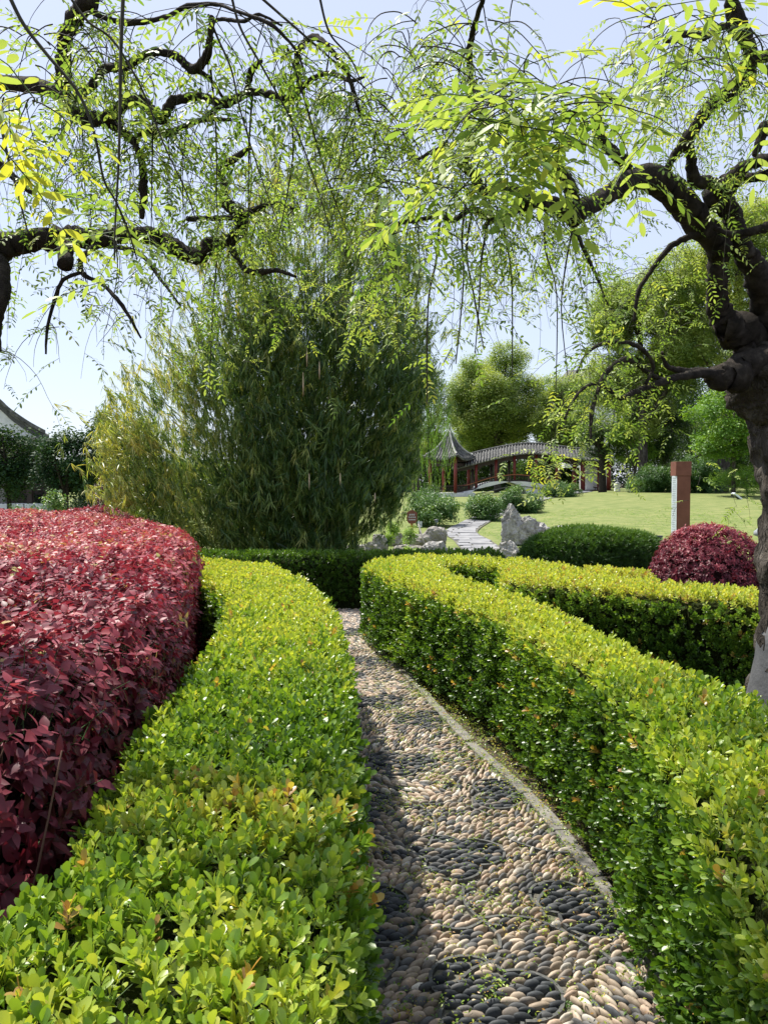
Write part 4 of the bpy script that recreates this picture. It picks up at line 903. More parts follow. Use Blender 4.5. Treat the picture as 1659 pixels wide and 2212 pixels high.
for Q_, n_, kw in ((a1, 44, dict(t0=.2, Lr=(.2, .7))), (a3, 8, dict(Lr=(.15, .4))), (a4, 22, dict(Lr=(.2, .6))), (a5, 26, dict(Lr=(.25, .8))), (a6, 8, {}), (a7, 16, dict(Lr=(.15, .4), dens=.7)), (a8, 12, dict(Lr=(.12, .35), dens=.6)),
                   (a9, 14, dict(Lr=(.2, .5))), (c1, 74, dict(t0=.3, Lr=(.25, .8))), (c2, 22, dict(Lr=(.2, .6))), (c3, 44, dict(Lr=(.2, .7))), (c3b, 12, {}), (c4, 30, dict(Lr=(.2, .6))), (c5, 34, dict(Lr=(.2, .7))),
                   (c6, 20, dict(Lr=(.2, .6))), (c7, 22, dict(Lr=(.2, .6))), (c9, 10, {}), (c10, 20, dict(Lr=(.2, .6)))):
    spawn(LT, Q_, n_, **{**dict(Lr=(.3, .8), dens=.8, lt=.42), **kw})
cloud(LT, 30, 330, 250, 480, 2.0, 2.8, 60, (.2, .55), .45, 1.0)
cloud(LT, 300, 620, 280, 520, 2.2, 3.0, 60, (.2, .55), .42, 1.0)
cloud(LT, 560, 800, 330, 560, 2.4, 3.2, 46, (.2, .55), .45, 1.0)
cloud(LT, 20, 250, 0, 180, 1.5, 2.1, 34, (.15, .4), .55, 1.0)
cloud(LT, 400, 620, 560, 800, 3.6, 4.4, 26, (.2, .5), .5, 1.0)
cloud(LT, 60, 400, 560, 720, 2.4, 3.2, 22, (.15, .45), .4, .6, .85)
cloud(LT, -20, 170, 170, 260, .78, .92, 9, (.06, .14), .95, 1.7, 1.0, .0012, .7)
cloud(LT, 170, 300, 400, 560, 1.2, 1.5, 9, (.1, .25), .5, 1.5, 1.0, .0014, .8)
LT.finish(290)
# ------------------------------------------------------------------ bamboo
BC = (-1.45, 12.4)
bam = empty('bamboo_clump', (BC[0], BC[1], 0), 'huge dense clump of bamboo rising in the middle behind the cross hedge', 'bamboo')
zs = [0, .35, .8, 1.4, 2.2, 3.0, 3.8, 4.7, 5.6, 6.6, 7.6]
rl = [.9, 1.5, 2.6, 3.0, 3.1, 2.8, 2.35, 1.9, 1.5, 1.0, .3]      # reach to the left and right at each height
rr_ = [.8, 1.05, 1.45, 1.8, 2.0, 2.15, 2.2, 2.0, 1.65, 1.2, .4]
def bam_R(z, a):
    l = np.interp(z, zs, rl); r = np.interp(z, zs, rr_); return np.where(np.cos(a) < 0, l, r) * (np.cos(a) ** 2) + (1 - np.cos(a) ** 2) * np.interp(z, zs, rr_) * .85
n = 46000
z = rng.uniform(.15, 7.6, n); a = rng.uniform(0, 2 * math.pi, n); q = rng.uniform(0, 1.06, n) ** .33 + (rng.random(n) < .1) * rng.uniform(0, .28, n)
keep = rng.random(n) < np.interp(z, zs, rl) / 3.0
z, a, q = z[keep], a[keep], q[keep]
Rr = bam_R(z, a); X = BC[0] + np.cos(a) * Rr * q + .10 * (z - 2) * .3; Yb = BC[1] + np.sin(a) * Rr * q; P = np.column_stack([X, Yb, z])
nz = vnoise(P, 1.6) * .6 + vnoise(P, 3.9) * .6
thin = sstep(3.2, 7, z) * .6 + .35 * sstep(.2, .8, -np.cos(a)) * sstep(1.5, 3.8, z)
k = (nz > -.12 + thin * .9 + .45 * (q - .8)) & ~((z < .55) & (rng.random(len(z)) < .5)); P, a2, q2 = P[k], a[k], q[k]
front = (P[:, 1] < BC[1] + .9); k = front | (rng.random(len(P)) < .45); P, a2, q2 = P[k], a2[k], q2[k]
D = np.column_stack([np.cos(a2) * .45, np.sin(a2) * .45, np.full(len(P), 1.0)]) + rng.normal(0, .28, (len(P), 3))
Z = D / np.linalg.norm(D, axis=1)[:, None]
ti = .36 + .40 * sstep(.1, .9, -np.cos(a2)) * sstep(.7, 1.0, q2) + .30 * sstep(3.2, 6, P[:, 2]) + .1 * vnoise(P, 2.1) + rng.normal(0, .09, len(P)) + .10 * (q2 - .7)  # young leaves yellower; sunlight on left side and top put into the colour
print('bamboo', len(P))
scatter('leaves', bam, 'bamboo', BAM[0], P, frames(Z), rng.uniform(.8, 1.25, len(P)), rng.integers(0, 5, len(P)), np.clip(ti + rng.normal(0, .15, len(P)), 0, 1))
for i in range(120):
    a = random.uniform(0, 6.28); r0 = 1.0 * random.random() ** .5; zt = random.uniform(3, 6.9); at_ = a + random.gauss(0, .3); Rt = float(bam_R(zt, at_)) * random.uniform(.5, 1.05)
    p0 = np.array([BC[0] + r0 * math.cos(a), BC[1] + r0 * math.sin(a) * .8, 0]); p3 = np.array([BC[0] + Rt * math.cos(at_), BC[1] + Rt * math.sin(at_), zt])
    mid = p0 * .7 + p3 * .3; mid[2] = zt * .55; m2 = p0 * .35 + p3 * .65; m2[2] = zt * .88
    Q = spline([p0, mid, m2, p3], 5); V, Fc = tube(Q, np.linspace(.013, .003, len(Q)), 5); addobj('culm', mesh('culm', V, Fc, M['culm']), bam)
for (u, v, L) in ((663, 770, .5), (690, 800, .45), (668, 1040, .4), (735, 1035, .3), (655, 830, .6), (810, 1075, .25)):
    L *= .55; p = np.array(at(u, v, 10.5)); Q = np.array([p + (0, 0, L * .5), p, p - (0, 0, L * .5)]); V, Fc = tube(Q, [.004, .011, .003], 5); addobj('dry_sheath', mesh('dry_sheath', V, Fc, M['sheath']), bam)

# ------------------------------------------------------------------ trees and shrubs beyond
def tree(name, label, base, h, lobes, key, nper, tintmu, cat='tree', group=None, trunk=(.22, .1), sc=1.0, z0=None, tmat=None, tsd=.1):
    bx, by = base; gzv = float(terrain(bx, by)) if z0 is None else z0; root = empty(name, (bx, by, gzv), label, cat, group)
    cx = np.mean([l[0] for l in lobes]); cy = np.mean([l[1] for l in lobes]); cz = np.mean([l[2] for l in lobes])
    Q = spline([(bx, by, gzv - .05), (bx + (cx - bx) * .3, by + (cy - by) * .3, gzv + (cz - gzv) * .45), (cx, cy, cz), (cx, cy, cz + (cz - gzv) * .25)], 5)
    V, Fc = tube(Q, np.linspace(trunk[0], trunk[1] * .5, len(Q)), 8, .15); addobj('trunk', mesh('trunk', V, Fc, tmat or M['bark']), root)
    for (lx, ly, lz, lr) in lobes[:12]:
        j = random.randint(5, 11); s_ = Q[min(j, len(Q) - 1)]; Q2 = spline([s_, ((s_[0] + lx) / 2, (s_[1] + ly) / 2, (s_[2] + lz) / 2 - .1 * lr), (lx, ly, lz)], 3)
        V, Fc = tube(Q2, np.linspace(trunk[1], trunk[1] * .25, len(Q2)), 5); addobj('limb', mesh('limb', V, Fc, tmat or M['bark']), root)
    PP = []; TT = []; NN = []
    for (lx, ly, lz, lr) in lobes:
        m = int(nper * lr * lr); v = rng.normal(0, 1, (m, 3)); v /= np.linalg.norm(v, axis=1)[:, None]; v = v * (rng.uniform(.3, 1.0, m) ** .45)[:, None]
        v[:, 2] = np.where(v[:, 2] < 0, v[:, 2] * .6, v[:, 2] * .85); p = v * lr * (1 + .16 * vnoise(v * 3 + lx, 1.5))[:, None] + (lx, ly, lz)
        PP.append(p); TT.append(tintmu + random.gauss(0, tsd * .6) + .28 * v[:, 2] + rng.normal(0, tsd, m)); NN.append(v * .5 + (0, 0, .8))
    PP, TT, NN = np.concatenate(PP), np.concatenate(TT), np.concatenate(NN)
    forms = {'camphor': CL['camphor'], 'fresh': CL['fresh'], 'darktree': CL['dark'], 'shrub': CL['shrub'], 'plumclump': CL['plum'], 'nearshrub': CL['near'], 'strand': STR, 'gold': CL['gold']}[key]
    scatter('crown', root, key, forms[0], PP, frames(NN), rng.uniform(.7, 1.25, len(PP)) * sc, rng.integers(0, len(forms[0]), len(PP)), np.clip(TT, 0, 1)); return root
def lobes_in(u0, v0, u1, v1, Y, n, rpx, dy=None, seed=0, shape='ell'):
    """lobes filling the crown seen between two picture corners at distance Y"""
    r = random.Random(seed + int(u0)); out = []; sx = (u1 - u0) / 2; sy = (v1 - v0) / 2; R = sx * Y / F; dy = dy or R * .8
    for i in range(n):
        while True:
            a, b_, c = r.uniform(-1, 1), r.uniform(-1, 1), r.uniform(-1, 1)
            q = a * a + b_ * b_ + c * c
            if .25 < q < 1: break
        x, y, z = at((u0 + u1) / 2 + a * (sx - rpx * .45), (v0 + v1) / 2 + b_ * (sy - rpx * .45), Y)
        out.append((x, y + c * dy, z, rpx * Y / F * r.uniform(.45, 1.1)))
    return out
def bx_(u, Y): return (at(u, 1000, Y)[0], Y)
G1 = 'broadleaved trees on the far side of the lawn'
tree('camphor_tree', 'rounded yellow green tree standing behind the covered corridor roof', bx_(1075, 92), 14, lobes_in(955, 735, 1195, 1010, 92, 52, 42, seed=1), 'camphor', 20, .68, group=G1, trunk=(.45, .22), sc=1.5)
tree('camphor_tree', 'smaller pale green tree between the rounded tree and the white building', bx_(1205, 88), 11, lobes_in(1150, 790, 1275, 1010, 88, 28, 34, seed=2), 'camphor', 22, .62, group=G1, trunk=(.35, .16), sc=1.4)
tree('camphor_tree', 'tallest spreading tree on the right, its top lit yellow green against the sky', bx_(1560, 52), 22, lobes_in(1400, 430, 1830, 900, 52, 62, 62, seed=3), 'camphor', 34, .7, group=G1, trunk=(.5, .25), sc=1.0)
tree('camphor_tree', 'broad tree with drooping left side in front of the tallest tree', bx_(1390, 56), 18, lobes_in(1270, 560, 1520, 950, 56, 48, 50, seed=4), 'camphor', 34, .68, group=G1, trunk=(.42, .2), sc=1.0)
tree('camphor_tree', 'dark leaning tree above the blue green shrub bank', bx_(1450, 60), 12, lobes_in(1300, 820, 1500, 1010, 60, 26, 36, seed=5), 'camphor', 26, .22, group=G1, trunk=(.3, .15))
tree('dark_evergreen', 'dark evergreen standing behind the fresh green maple', bx_(1560, 62), 12, lobes_in(1440, 860, 1760, 1045, 62, 30, 40, seed=6), 'camphor', 24, .12, group=G1, trunk=(.3, .15))  # leaf tint near the dark end of the ramp
tree('maple_tree', 'bright fresh green maple beside the knotty trunk', bx_(1585, 44), 8, lobes_in(1470, 840, 1680, 1000, 44, 26, 34, seed=7), 'fresh', 30, .48, trunk=(.14, .07))
tree('maple_tree', 'small bright green maple at the right end of the corridor', bx_(1370, 58), 6, lobes_in(1315, 900, 1420, 1030, 58, 18, 22, seed=8), 'fresh', 34, .62, trunk=(.14, .06))
tree('small_dark_tree', 'slim tree with a black trunk in front of the grey corridor wall', bx_(1302, 60), 8, lobes_in(1255, 880, 1345, 1015, 60, 14, 24, seed=9), 'camphor', 26, .3, trunk=(.34, .2), tmat=M['barkdark'])
tree('round_tree', 'hazy rounded tree between the bamboo and the pavilion spire', bx_(930, 84), 10, lobes_in(870, 800, 985, 1010, 84, 18, 34, seed=10), 'camphor', 20, .55, trunk=(.25, .12), sc=1.2)
# weeping willow hanging beside the pavilion
wx, wy = bx_(893, 46); wl = empty('willow_tree', (wx, wy, float(terrain(wx, wy))), 'weeping willow trailing pale strands between the bamboo and the pavilion', 'tree')
V, Fc = tube(spline([(wx, wy, 0), (wx + .2, wy, 3), (wx - .1, wy, 6), (wx, wy, 8)], 4), np.linspace(.24, .08, 13), 8, .2); addobj('trunk', mesh('trunk', V, Fc, M['bark']), wl)
n = 560; aa = rng.uniform(0, 6.28, n); q = rng.random(n) ** .5; zz = rng.uniform(1.6, 8.4, n); k = rng.random(n) < np.interp(zz, [1.5, 3, 6, 8.5], [.35, .8, 1, .4]); aa, q, zz = aa[k], q[k], zz[k]
Rw = np.interp(zz, [1.5, 4, 6.5, 8.5], [2.2, 2.6, 2.2, .6]); P = np.column_stack([wx + np.cos(aa) * Rw * q, wy + np.sin(aa) * Rw * q, zz])
scatter('crown', wl, 'strand', STR[0], P, frames(np.tile([0, 0, 1.0], (len(P), 1)) + rng.normal(0, .12, (len(P), 3))), rng.uniform(.8, 1.4, len(P)), rng.integers(0, 3, len(P)), np.clip(rng.normal(.45, .15, len(P)), 0, 1))
# left background
G2 = 'dark evergreen trees in front of the old hall'
tree('osmanthus_tree', 'dark round evergreen at the left edge in front of the white gable', bx_(20, 26), 5, lobes_in(-60, 905, 95, 1085, 26, 26, 30, seed=11), 'darktree', 70, .42, group=G2, trunk=(.1, .05), tmat=M['barkdark'])
tree('osmanthus_tree', 'dark round evergreen just right of the hall eave', bx_(140, 25), 5, lobes_in(72, 925, 212, 1085, 25, 26, 28, seed=12), 'darktree', 70, .36, group=G2, trunk=(.1, .05), tmat=M['barkdark'])
tree('osmanthus_tree', 'dark evergreen half hidden behind the left fringe of the bamboo', bx_(250, 27), 6, lobes_in(190, 870, 330, 1080, 27, 24, 30, seed=13), 'darktree', 60, .5, group=G2, trunk=(.1, .05), tmat=M['barkdark'])
tree('osmanthus_tree', 'low dark evergreen under the bamboo at the right of the plum tree', bx_(345, 26), 5, lobes_in(270, 980, 430, 1110, 26, 20, 28, seed=14), 'darktree', 60, .25, group=G2, trunk=(.1, .05), tmat=M['barkdark'])
tree('osmanthus_tree', 'wide dark thicket filling the gap behind the purple plum', bx_(200, 34), 5, lobes_in(60, 990, 420, 1130, 34, 46, 30, seed=21), 'darktree', 60, .2, group=G2, trunk=(.1, .05), tmat=M['barkdark'])
tree('purple_plum', 'small purple leaved tree beside the bamboo above the red dome', bx_(228, 20), 3, lobes_in(185, 1000, 285, 1112, 20, 16, 22, seed=15), 'plumclump', 120, .5, trunk=(.05, .03), tmat=M['barkdark'])
def shrub(label, u0, v0, u1, v1, Y, n, key='shrub', t=.45, nper=150, sc=1.0, group='rounded shrubs along the far path', name='shrub', rpx=None, dy=None):
    return tree(name, label, bx_((u0 + u1) / 2, Y), 1, lobes_in(u0, v0, u1, v1 + 10, Y, n, rpx or (v1 - v0) * .36, dy=dy, seed=int(Y * 7 + u0)), key, nper, t, 'shrub', group, (.04, .02), sc, tsd=.12)
shrub('pale low shrub against the dark doorway of the hall', 100, 1058, 150, 1112, 19, 8, t=.7)
shrub('low green shrubs below the hall step at the left edge', -10, 1080, 110, 1118, 20, 12, t=.35, rpx=15)
shrub('leafy shrub under the pavilion column, left of the path', 880, 1068, 1003, 1132, 27, 26, t=.55, rpx=24)
shrub('dark shrub behind the signboard under the willow', 880, 1040, 960, 1110, 42, 14, t=.35, nper=110, rpx=24)
shrub('large rounded shrub in front of the white bridge arch', 998, 1062, 1096, 1122, 30, 26, t=.5, rpx=24)
shrub('wide dark green shrub spreading right of the bridge arch', 1066, 1052, 1182, 1108, 34, 30, t=.38, rpx=22)
shrub('shrub at the right end of the white arch by the stone base', 1164, 1040, 1254, 1084, 48, 24, t=.42, rpx=19, sc=1.2, nper=110)
shrub('blue green shrub bank below the dark trees, left of the brown pillar', 1340, 1000, 1470, 1070, 52, 30, t=.35, rpx=26, sc=1.3, nper=90)
shrub('blue green shrub bank behind and right of the brown pillar', 1450, 985, 1570, 1068, 50, 30, t=.32, rpx=28, sc=1.3, nper=90)
shrub('bright leafy shrub with long leaves on the lawn beside the tree trunk', 1540, 1005, 1690, 1066, 44, 26, 'nearshrub', .5, 60, 1.0, None, rpx=24)
# far wood closing the view
wd = empty('far_wood', (5, 120, 0), 'far dark wood behind the pavilion and trees', 'wood'); wd['kind'] = 'stuff'
n = 9000; X = rng.uniform(-75, 95, n); P = np.column_stack([X, 118 + rng.uniform(-5, 5, n), rng.uniform(0, 1, n) * (7.5 + 11 * sstep(22, 40, X) + 2.2 * np.sin(X * .21) + 1.2 * np.sin(X * .57))])
P = P[(P[:, 0] > -14) | (P[:, 2] < 4.5)]
scatter('wood', wd, 'camphor', CL['camphor'][0], P, frames(rng.normal(0, 1, P.shape)), rng.uniform(1.8, 3.2, len(P)), rng.integers(0, 4, len(P)), np.clip(rng.normal(.2, .12, len(P)), 0, 1))

# ------------------------------------------------------------------ corridor bridge and pavilion, about 70 m away
CY = 70.0
def cor(u, v, dy=0): x, y, z = at(u, v, CY); return np.array([x, CY + dy, z])
g = empty('covered_corridor', tuple(at(1120, 1078, CY)), 'dark tiled covered corridor on a white arched bridge, rising right of the pavilion', 'corridor')
ridge = spline([cor(*p) for p in ((985, 990), (1010, 983), (1057, 971), (1120, 959), (1170, 957), (1226, 964), (1262, 968), (1330, 972))], 8)
eave = spline([cor(*p) for p in ((985, 1012), (1010, 1006), (1057, 994), (1120, 981), (1170, 979), (1226, 987), (1262, 992), (1330, 996))], 8)
for k, (A_, sgn) in enumerate(((ridge, -1), (ridge, 1))):
    V = []; Fc = []; m = len(ridge)
    for i in range(m):
        for t in (0, .5, 1):
            p = ridge[i] * (1 - t) + np.array([ridge[i][0], ridge[i][1], eave[i][2]]) * t; p = p.copy(); p[1] = CY + 2.0 + sgn * t * 2.0 ; p[2] -= .12 * math.sin(t * math.pi); V.append(p)
    for i in range(m - 1):
        for j in (0, 1): a = i * 3 + j; Fc.append((a, a + 1, a + 4, a + 3))
    o = addobj('roof_slope', mesh('roof_slope', V, Fc, M['rooftile'], False), g); o.modifiers.new('thick', 'SOLIDIFY').thickness = .09
mb = MB(); mb.tube(ridge + (0, 2.0, .08), .11, 6); mb.build('roof_ridge', M['rooftile'], g, True)
Lr = np.concatenate([[0], np.cumsum(np.linalg.norm(np.diff(ridge, axis=0), axis=1))]); nr = int(Lr[-1] / .27)
for i in range(nr):
    s = (i + .5) * Lr[-1] / nr; p = np.array([np.interp(s, Lr, ridge[:, j]) for j in range(3)]); e = np.interp(p[0], eave[:, 0], eave[:, 2])
    Q = [(p[0] - .3 * t, CY + 2 - t * 2.06, p[2] * (1 - t) + e * t - .12 * math.sin(t * math.pi) + .06) for t in (0, .25, .5, .75, 1)]
    V, Fc = tube(Q, .062, 5); addobj('tile_row', mesh('tile_row', V, Fc, M['rooftile']), g)
    mb = MB(); mb.box((p[0] - .3, CY - .1, e - .02), (.13, .05, .16)); mb.build('eave_tile', M['rooftile'], g)
# beam under the eave, columns, railing, arch wall
def line(pts, dy, wd, ht, name, mat, dz=0):
    P = spline([cor(*p) for p in pts], 5); 
    mb = MB(); V = []; Fc = []
    for p in P: V += [(p[0], CY + dy - wd / 2, p[2] + dz - ht / 2), (p[0], CY + dy + wd / 2, p[2] + dz - ht / 2), (p[0], CY + dy + wd / 2, p[2] + dz + ht / 2), (p[0], CY + dy - wd / 2, p[2] + dz + ht / 2)]
    for i in range(len(P) - 1):
        for e in range(4): a = i * 4; Fc.append((a + e, a + (e + 1) % 4, a + 4 + (e + 1) % 4, a + 4 + e))
    n_ = len(V); Fc += [(3, 2, 1, 0), (n_ - 4, n_ - 3, n_ - 2, n_ - 1)]
    return addobj(name, mesh(name, V, Fc, mat, False), g), P
evp = ((990, 1012), (1010, 1010), (1057, 999), (1120, 986), (1170, 984), (1226, 991), (1262, 996), (1330, 1000))
line(evp, .45, .12, .42, 'beam', M['darkwood']); line(evp, 3.5, .12, .42, 'beam', M['darkwood'])
dk = ((985, 1066), (1034, 1057), (1091, 1044), (1125, 1041), (1170, 1047), (1215, 1060), (1255, 1062), (1330, 1062))
rt = ((985, 1050), (1012, 1047), (1057, 1033), (1091, 1027), (1125, 1025), (1174, 1033), (1215, 1046), (1240, 1049))
_, RP = line(rt, .3, .1, .08, 'hand_rail', M['orange']); line(rt, 3.6, .1, .08, 'hand_rail', M['darkwood'])
_, DP = line(dk, .3, .14, .12, 'lower_rail', M['darkwood'], .12)
for x in np.arange(RP[0][0], RP[-1][0], .22):
    mb = MB(); a_ = np.interp(x, DP[:, 0], DP[:, 2]); b_ = np.interp(x, RP[:, 0], RP[:, 2]); mb.box((x, CY + .3, (a_ + b_) / 2 + .05), (.05, .05, b_ - a_)); mb.build('baluster', M['darkwood'], g)
for u in (1030, 1073, 1113, 1160, 1205, 1262, 1318):
    for dy in (.4, 3.5):
        p = cor(u, 1000); zb = np.interp(p[0], DP[:, 0], DP[:, 2]); zt = np.interp(p[0], eave[:, 0], eave[:, 2]); mb = MB(); mb.tube([(p[0], CY + dy, zb), (p[0], CY + dy, zt)], .13 if u < 1250 else .2, 10); mb.build('column', M['redwood'] if u > 1240 or dy < 1 else M['darkwood'], g, True)
        for s in (-1, 1):
            mb = MB(); mb.bar((p[0], CY + dy, zt - .75), (p[0] + s * .5, CY + dy, zt - .25), .06, .12); mb.build('bracket', M['darkwood'], g)
# white arch wall with its curved underside
V = []; Fc = []; m = len(DP); zb0 = float(terrain(20, CY)) - .6
for i, p in enumerate(DP):
    t = i / (m - 1); x = p[0]; u_, v_, _ = project(np.array([[x, CY, 0]])); uu = u_[0]
    low = zb0 + 1.5 * max(0, 1 - ((uu - 1080) / 62) ** 2) ** .5 if abs(uu - 1080) < 62 else zb0
    for dy in (0, 3.9): V += [(x, CY + dy, p[2] + .06), (x, CY + dy, low)]
for i in range(m - 1):
    a = i * 4; Fc += [(a, a + 1, a + 5, a + 4), (a + 3, a + 2, a + 6, a + 7), (a + 2, a, a + 4, a + 6), (a + 1, a + 3, a + 7, a + 5)]
addobj('bridge_wall', mesh('bridge_wall', V, Fc, M['white'], False), g)
line(tuple((a_, b_ + 9) for a_, b_ in dk[:5]), -.03, .08, .07, 'stone_band', M['kerb'])
for (u0, u1, v0, v1) in ((1252, 1273, 1060, 1078), (1276, 1309, 1061, 1079), (1311, 1338, 1061, 1079)):
    a_, c_ = cor(u0, v0), cor(u1, v1); mb = MB(); mb.box(((a_[0] + c_[0]) / 2, CY - .25, (a_[2] + c_[2]) / 2), (c_[0] - a_[0], .5, a_[2] - c_[2])); mb.build('stone_base', M['white'], g, bevel=.02)
a_, c_ = cor(1276, 1024), cor(1336, 1062); mb = MB(); mb.box(((a_[0] + c_[0]) / 2, CY + 3.9, (a_[2] + c_[2]) / 2 + .5), (c_[0] - a_[0], .2, a_[2] - c_[2] + 1.5)); mb.build('back_wall', M['white'], g)
mb = MB(); mb.bar(cor(1280, 1052, -.2), cor(1306, 1058, -.2), .08, .1); 
for u in (1284, 1292, 1300): mb.bar(cor(u, 1053, -.2), cor(u, 1062, -.2), .06, .06)
mb.build('low_rail', M['darkwood'], g)
mb = MB(); a_, c_ = cor(1250, 1079), cor(1345, 1082); mb.box(((a_[0] + c_[0]) / 2, CY - 1.2, c_[2] - .08), (c_[0] - a_[0], 2.4, .22)); mb.build('stone_step', M['kerb'], g)

pv = empty('garden_pavilion', tuple(at(972, 1072, CY)), 'small pavilion with a steep upswept tiled roof at the left end of the corridor', 'pavilion')
cx, cyv, az = at(972, 926, CY); cyv = CY + .5; apex = np.array([cx, cyv, az]); ze = at(972, 992, CY)[2]; Rp = 2.55
cor_a = [math.radians(-78 + 90 * k) for k in range(4)]; CP = [np.array([cx + Rp * math.cos(a), cyv + Rp * math.sin(a), ze + .38]) for a in cor_a]
def hip(k, t):   # concave hip from apex to the corner
    c_ = CP[k % 4]; s = t ** 1.0; p = apex * (1 - s) + c_ * s; p = p.copy(); p[2] = apex[2] + (c_[2] - apex[2]) * (1 - (1 - t) ** 2.1); return p
def face(k, s, t):  # s across the face, t down the slope
    a_, b_ = hip(k, t), hip(k + 1, t); p = a_ * (1 - s) + b_ * s; p[2] -= .42 * t * t * (4 * s * (1 - s)) ; mid = (CP[k % 4] + CP[(k + 1) % 4]) / 2; cn = np.array([cx, cyv, 0]); dr = (mid - cn) * -.06 * t * 4 * s * (1 - s); p[:2] += dr[:2]; return p
for k in range(4):
    V = []; Fc = []
    for j in range(9):
        for i in range(9): V.append(face(k, i / 8, j / 8))
    for j in range(8):
        for i in range(8): a = j * 9 + i; Fc.append((a, a + 9, a + 10, a + 1))
    o = addobj('roof_slope', mesh('roof_slope', V, Fc, M['rooftile']), pv); o.modifiers.new('thick', 'SOLIDIFY').thickness = .08
    for i in range(1, 13):
        s0 = i / 13; t0 = abs(s0 - .5) * 1.3; Q = []
        for t in np.linspace(max(.06, t0), 1.01, 8):
            s = .5 + (s0 - .5) / max(t, .05) if t > 0 else .5; s = min(max(s, 0), 1); q = face(k, s, min(t, 1)); q[2] += .04; Q.append(q)
        V, Fc = tube(Q, .05, 5); addobj('tile_row', mesh('tile_row', V, Fc, M['rooftile']), pv)
        mb = MB(); mb.box((Q[-1][0], Q[-1][1], Q[-1][2] - .08), (.12, .12, .14)); mb.build('eave_tile', M['rooftile'], pv)
    Q = [hip(k, t) + (0, 0, .06) for t in np.linspace(.02, 1.06, 12)]; Q[-1][2] += .16; V, Fc = tube(Q, np.linspace(.07, .11, 12), 6); addobj('hip_ridge', mesh('hip_ridge', V, Fc, M['ridge']), pv)
    a_, b_ = CP[k] * .72 + np.array([cx, cyv, ze]) * .28, CP[(k + 1) % 4] * .72 + np.array([cx, cyv, ze]) * .28
    zb = at(972, 1064, CY)[2]; mb = MB(); mb.tube([(a_[0], a_[1], zb), (a_[0], a_[1], ze + .2)], .15, 12); mb.build('column', M['redwood'], pv, True)
    mb = MB(); mb.bar((a_[0], a_[1], ze - .05), (b_[0], b_[1], ze - .05), .12, .4); mb.build('beam', M['darkwood'], pv)
    mb = MB(); mb.bar((a_[0], a_[1], ze - .5), (b_[0], b_[1], ze - .5), .05, .25); mb.build('hanging_lattice', M['darkwood'], pv)
    if k != 1:
        mb = MB(); mb.bar((a_[0], a_[1], zb + .6), (b_[0], b_[1], zb + .6), .07, .07)
        for q in np.linspace(.05, .95, 16): mb.bar((a_[0] * (1 - q) + b_[0] * q, a_[1] * (1 - q) + b_[1] * q, zb), (a_[0] * (1 - q) + b_[0] * q, a_[1] * (1 - q) + b_[1] * q, zb + .6), .035, .035)
        mb.build('balustrade', M['darkwood'], pv)
mb = MB(); mb.tube([apex, apex + (0, 0, .22), apex + (0, 0, .4)], [.12, .16, .03], 8); mb.build('finial', M['ridge'], pv, True)
mb = MB(); mb.box((cx, cyv, zb - .35), (3.7, 3.7, .7), math.radians(12)); mb.build('stone_platform', M['white'], pv, bevel=.03)

# ------------------------------------------------------------------ the old hall at the left, the white building on the hill
HY = 32.0
hall = empty('old_hall', (at(0, 1100, HY)[0], HY, .1), 'old hall with a curved dark roof verge over a white gable at the left edge', 'building')
vt = [at(*p, HY) for p in ((-260, 640), (-160, 735), (-80, 796), (0, 857), (25, 880), (51, 899), (76, 915), (104, 930))]
vt = spline(vt, 4); th_ = .47
def slab(name, top, bot, y0, y1, mat, parent):
    V = []; Fc = []; m = len(top)
    sh = -.75 * (y1 - y0) if y1 - y0 > 1 else 0      # the hall stands turned away from us
    for (a_, b_) in zip(top, bot): V += [(a_[0], y0, a_[2]), (b_[0], y0, b_[2]), (b_[0] + sh, y1, b_[2]), (a_[0] + sh, y1, a_[2])]
    for i in range(m - 1):
        for e in range(4): k = i * 4; Fc.append((k + e, k + (e + 1) % 4, k + 4 + (e + 1) % 4, k + 4 + e))
    Fc += [(3, 2, 1, 0), (m * 4 - 4, m * 4 - 3, m * 4 - 2, m * 4 - 1)]
    return addobj(name, mesh(name, V, Fc, mat, False), parent)
dn = lambda L_, d: [np.array(p) - np.array([0, 0, d]) for p in L_]
slab('roof', vt, dn(vt, .16), HY - .25, HY + 6, M['rooftile'], hall)
slab('verge_tiles', dn(vt, .163), dn(vt, .30), HY - .12, HY + .1, M['rooftile'], hall); slab('verge_board', dn(vt, .303), dn(vt, .52), HY - .05, HY + .1, M['tileedge'], hall)
zg = at(0, 946, HY)[2]; gt = dn(vt, .52); slab('gable_wall', gt, [np.array([p[0], p[1], zg]) for p in gt], HY + .02, HY + .3, M['white'], hall)
x0, x1 = at(-260, 900, HY)[0], at(112, 900, HY)[0]
mb = MB(); mb.box(((x0 + x1) / 2, HY - .15, zg - .09), (x1 - x0, .7, .17)); mb.build('eave_course', M['kerb'], hall)
for i in range(38):
    mb = MB(); mb.tube([(x1 - .1 - i * .19, HY - .52, zg - .2), (x1 - .1 - i * .19, HY + .1, zg - .2)], .06, 6); mb.build('eave_tile', M['rooftile'], hall)
mb = MB(); mb.box(((x0 + x1) / 2, HY + .2, zg - .55), (x1 - x0 - .4, .2, .6)); mb.build('lattice_frieze', M['darkwood'], hall)
zb = at(0, 1103, HY)[2]; zp = at(0, 1088, HY)[2]
mb = MB(); mb.box(((x0 + x1) / 2 - .1, HY + 1.2, (zb + zg) / 2 - .3), (x1 - x0 - .6, .2, zg - zb)); mb.build('dark_wall', M['darkwood'], hall)  # back wall in dark wood, set behind the posts
mb = MB(); mb.box(((x0 + x1) / 2, HY + .3, (zb + zp) / 2 - .05), (x1 - x0 - .2, 1.4, zp - zb + .1)); mb.build('stone_plinth', M['white'], hall, bevel=.02)
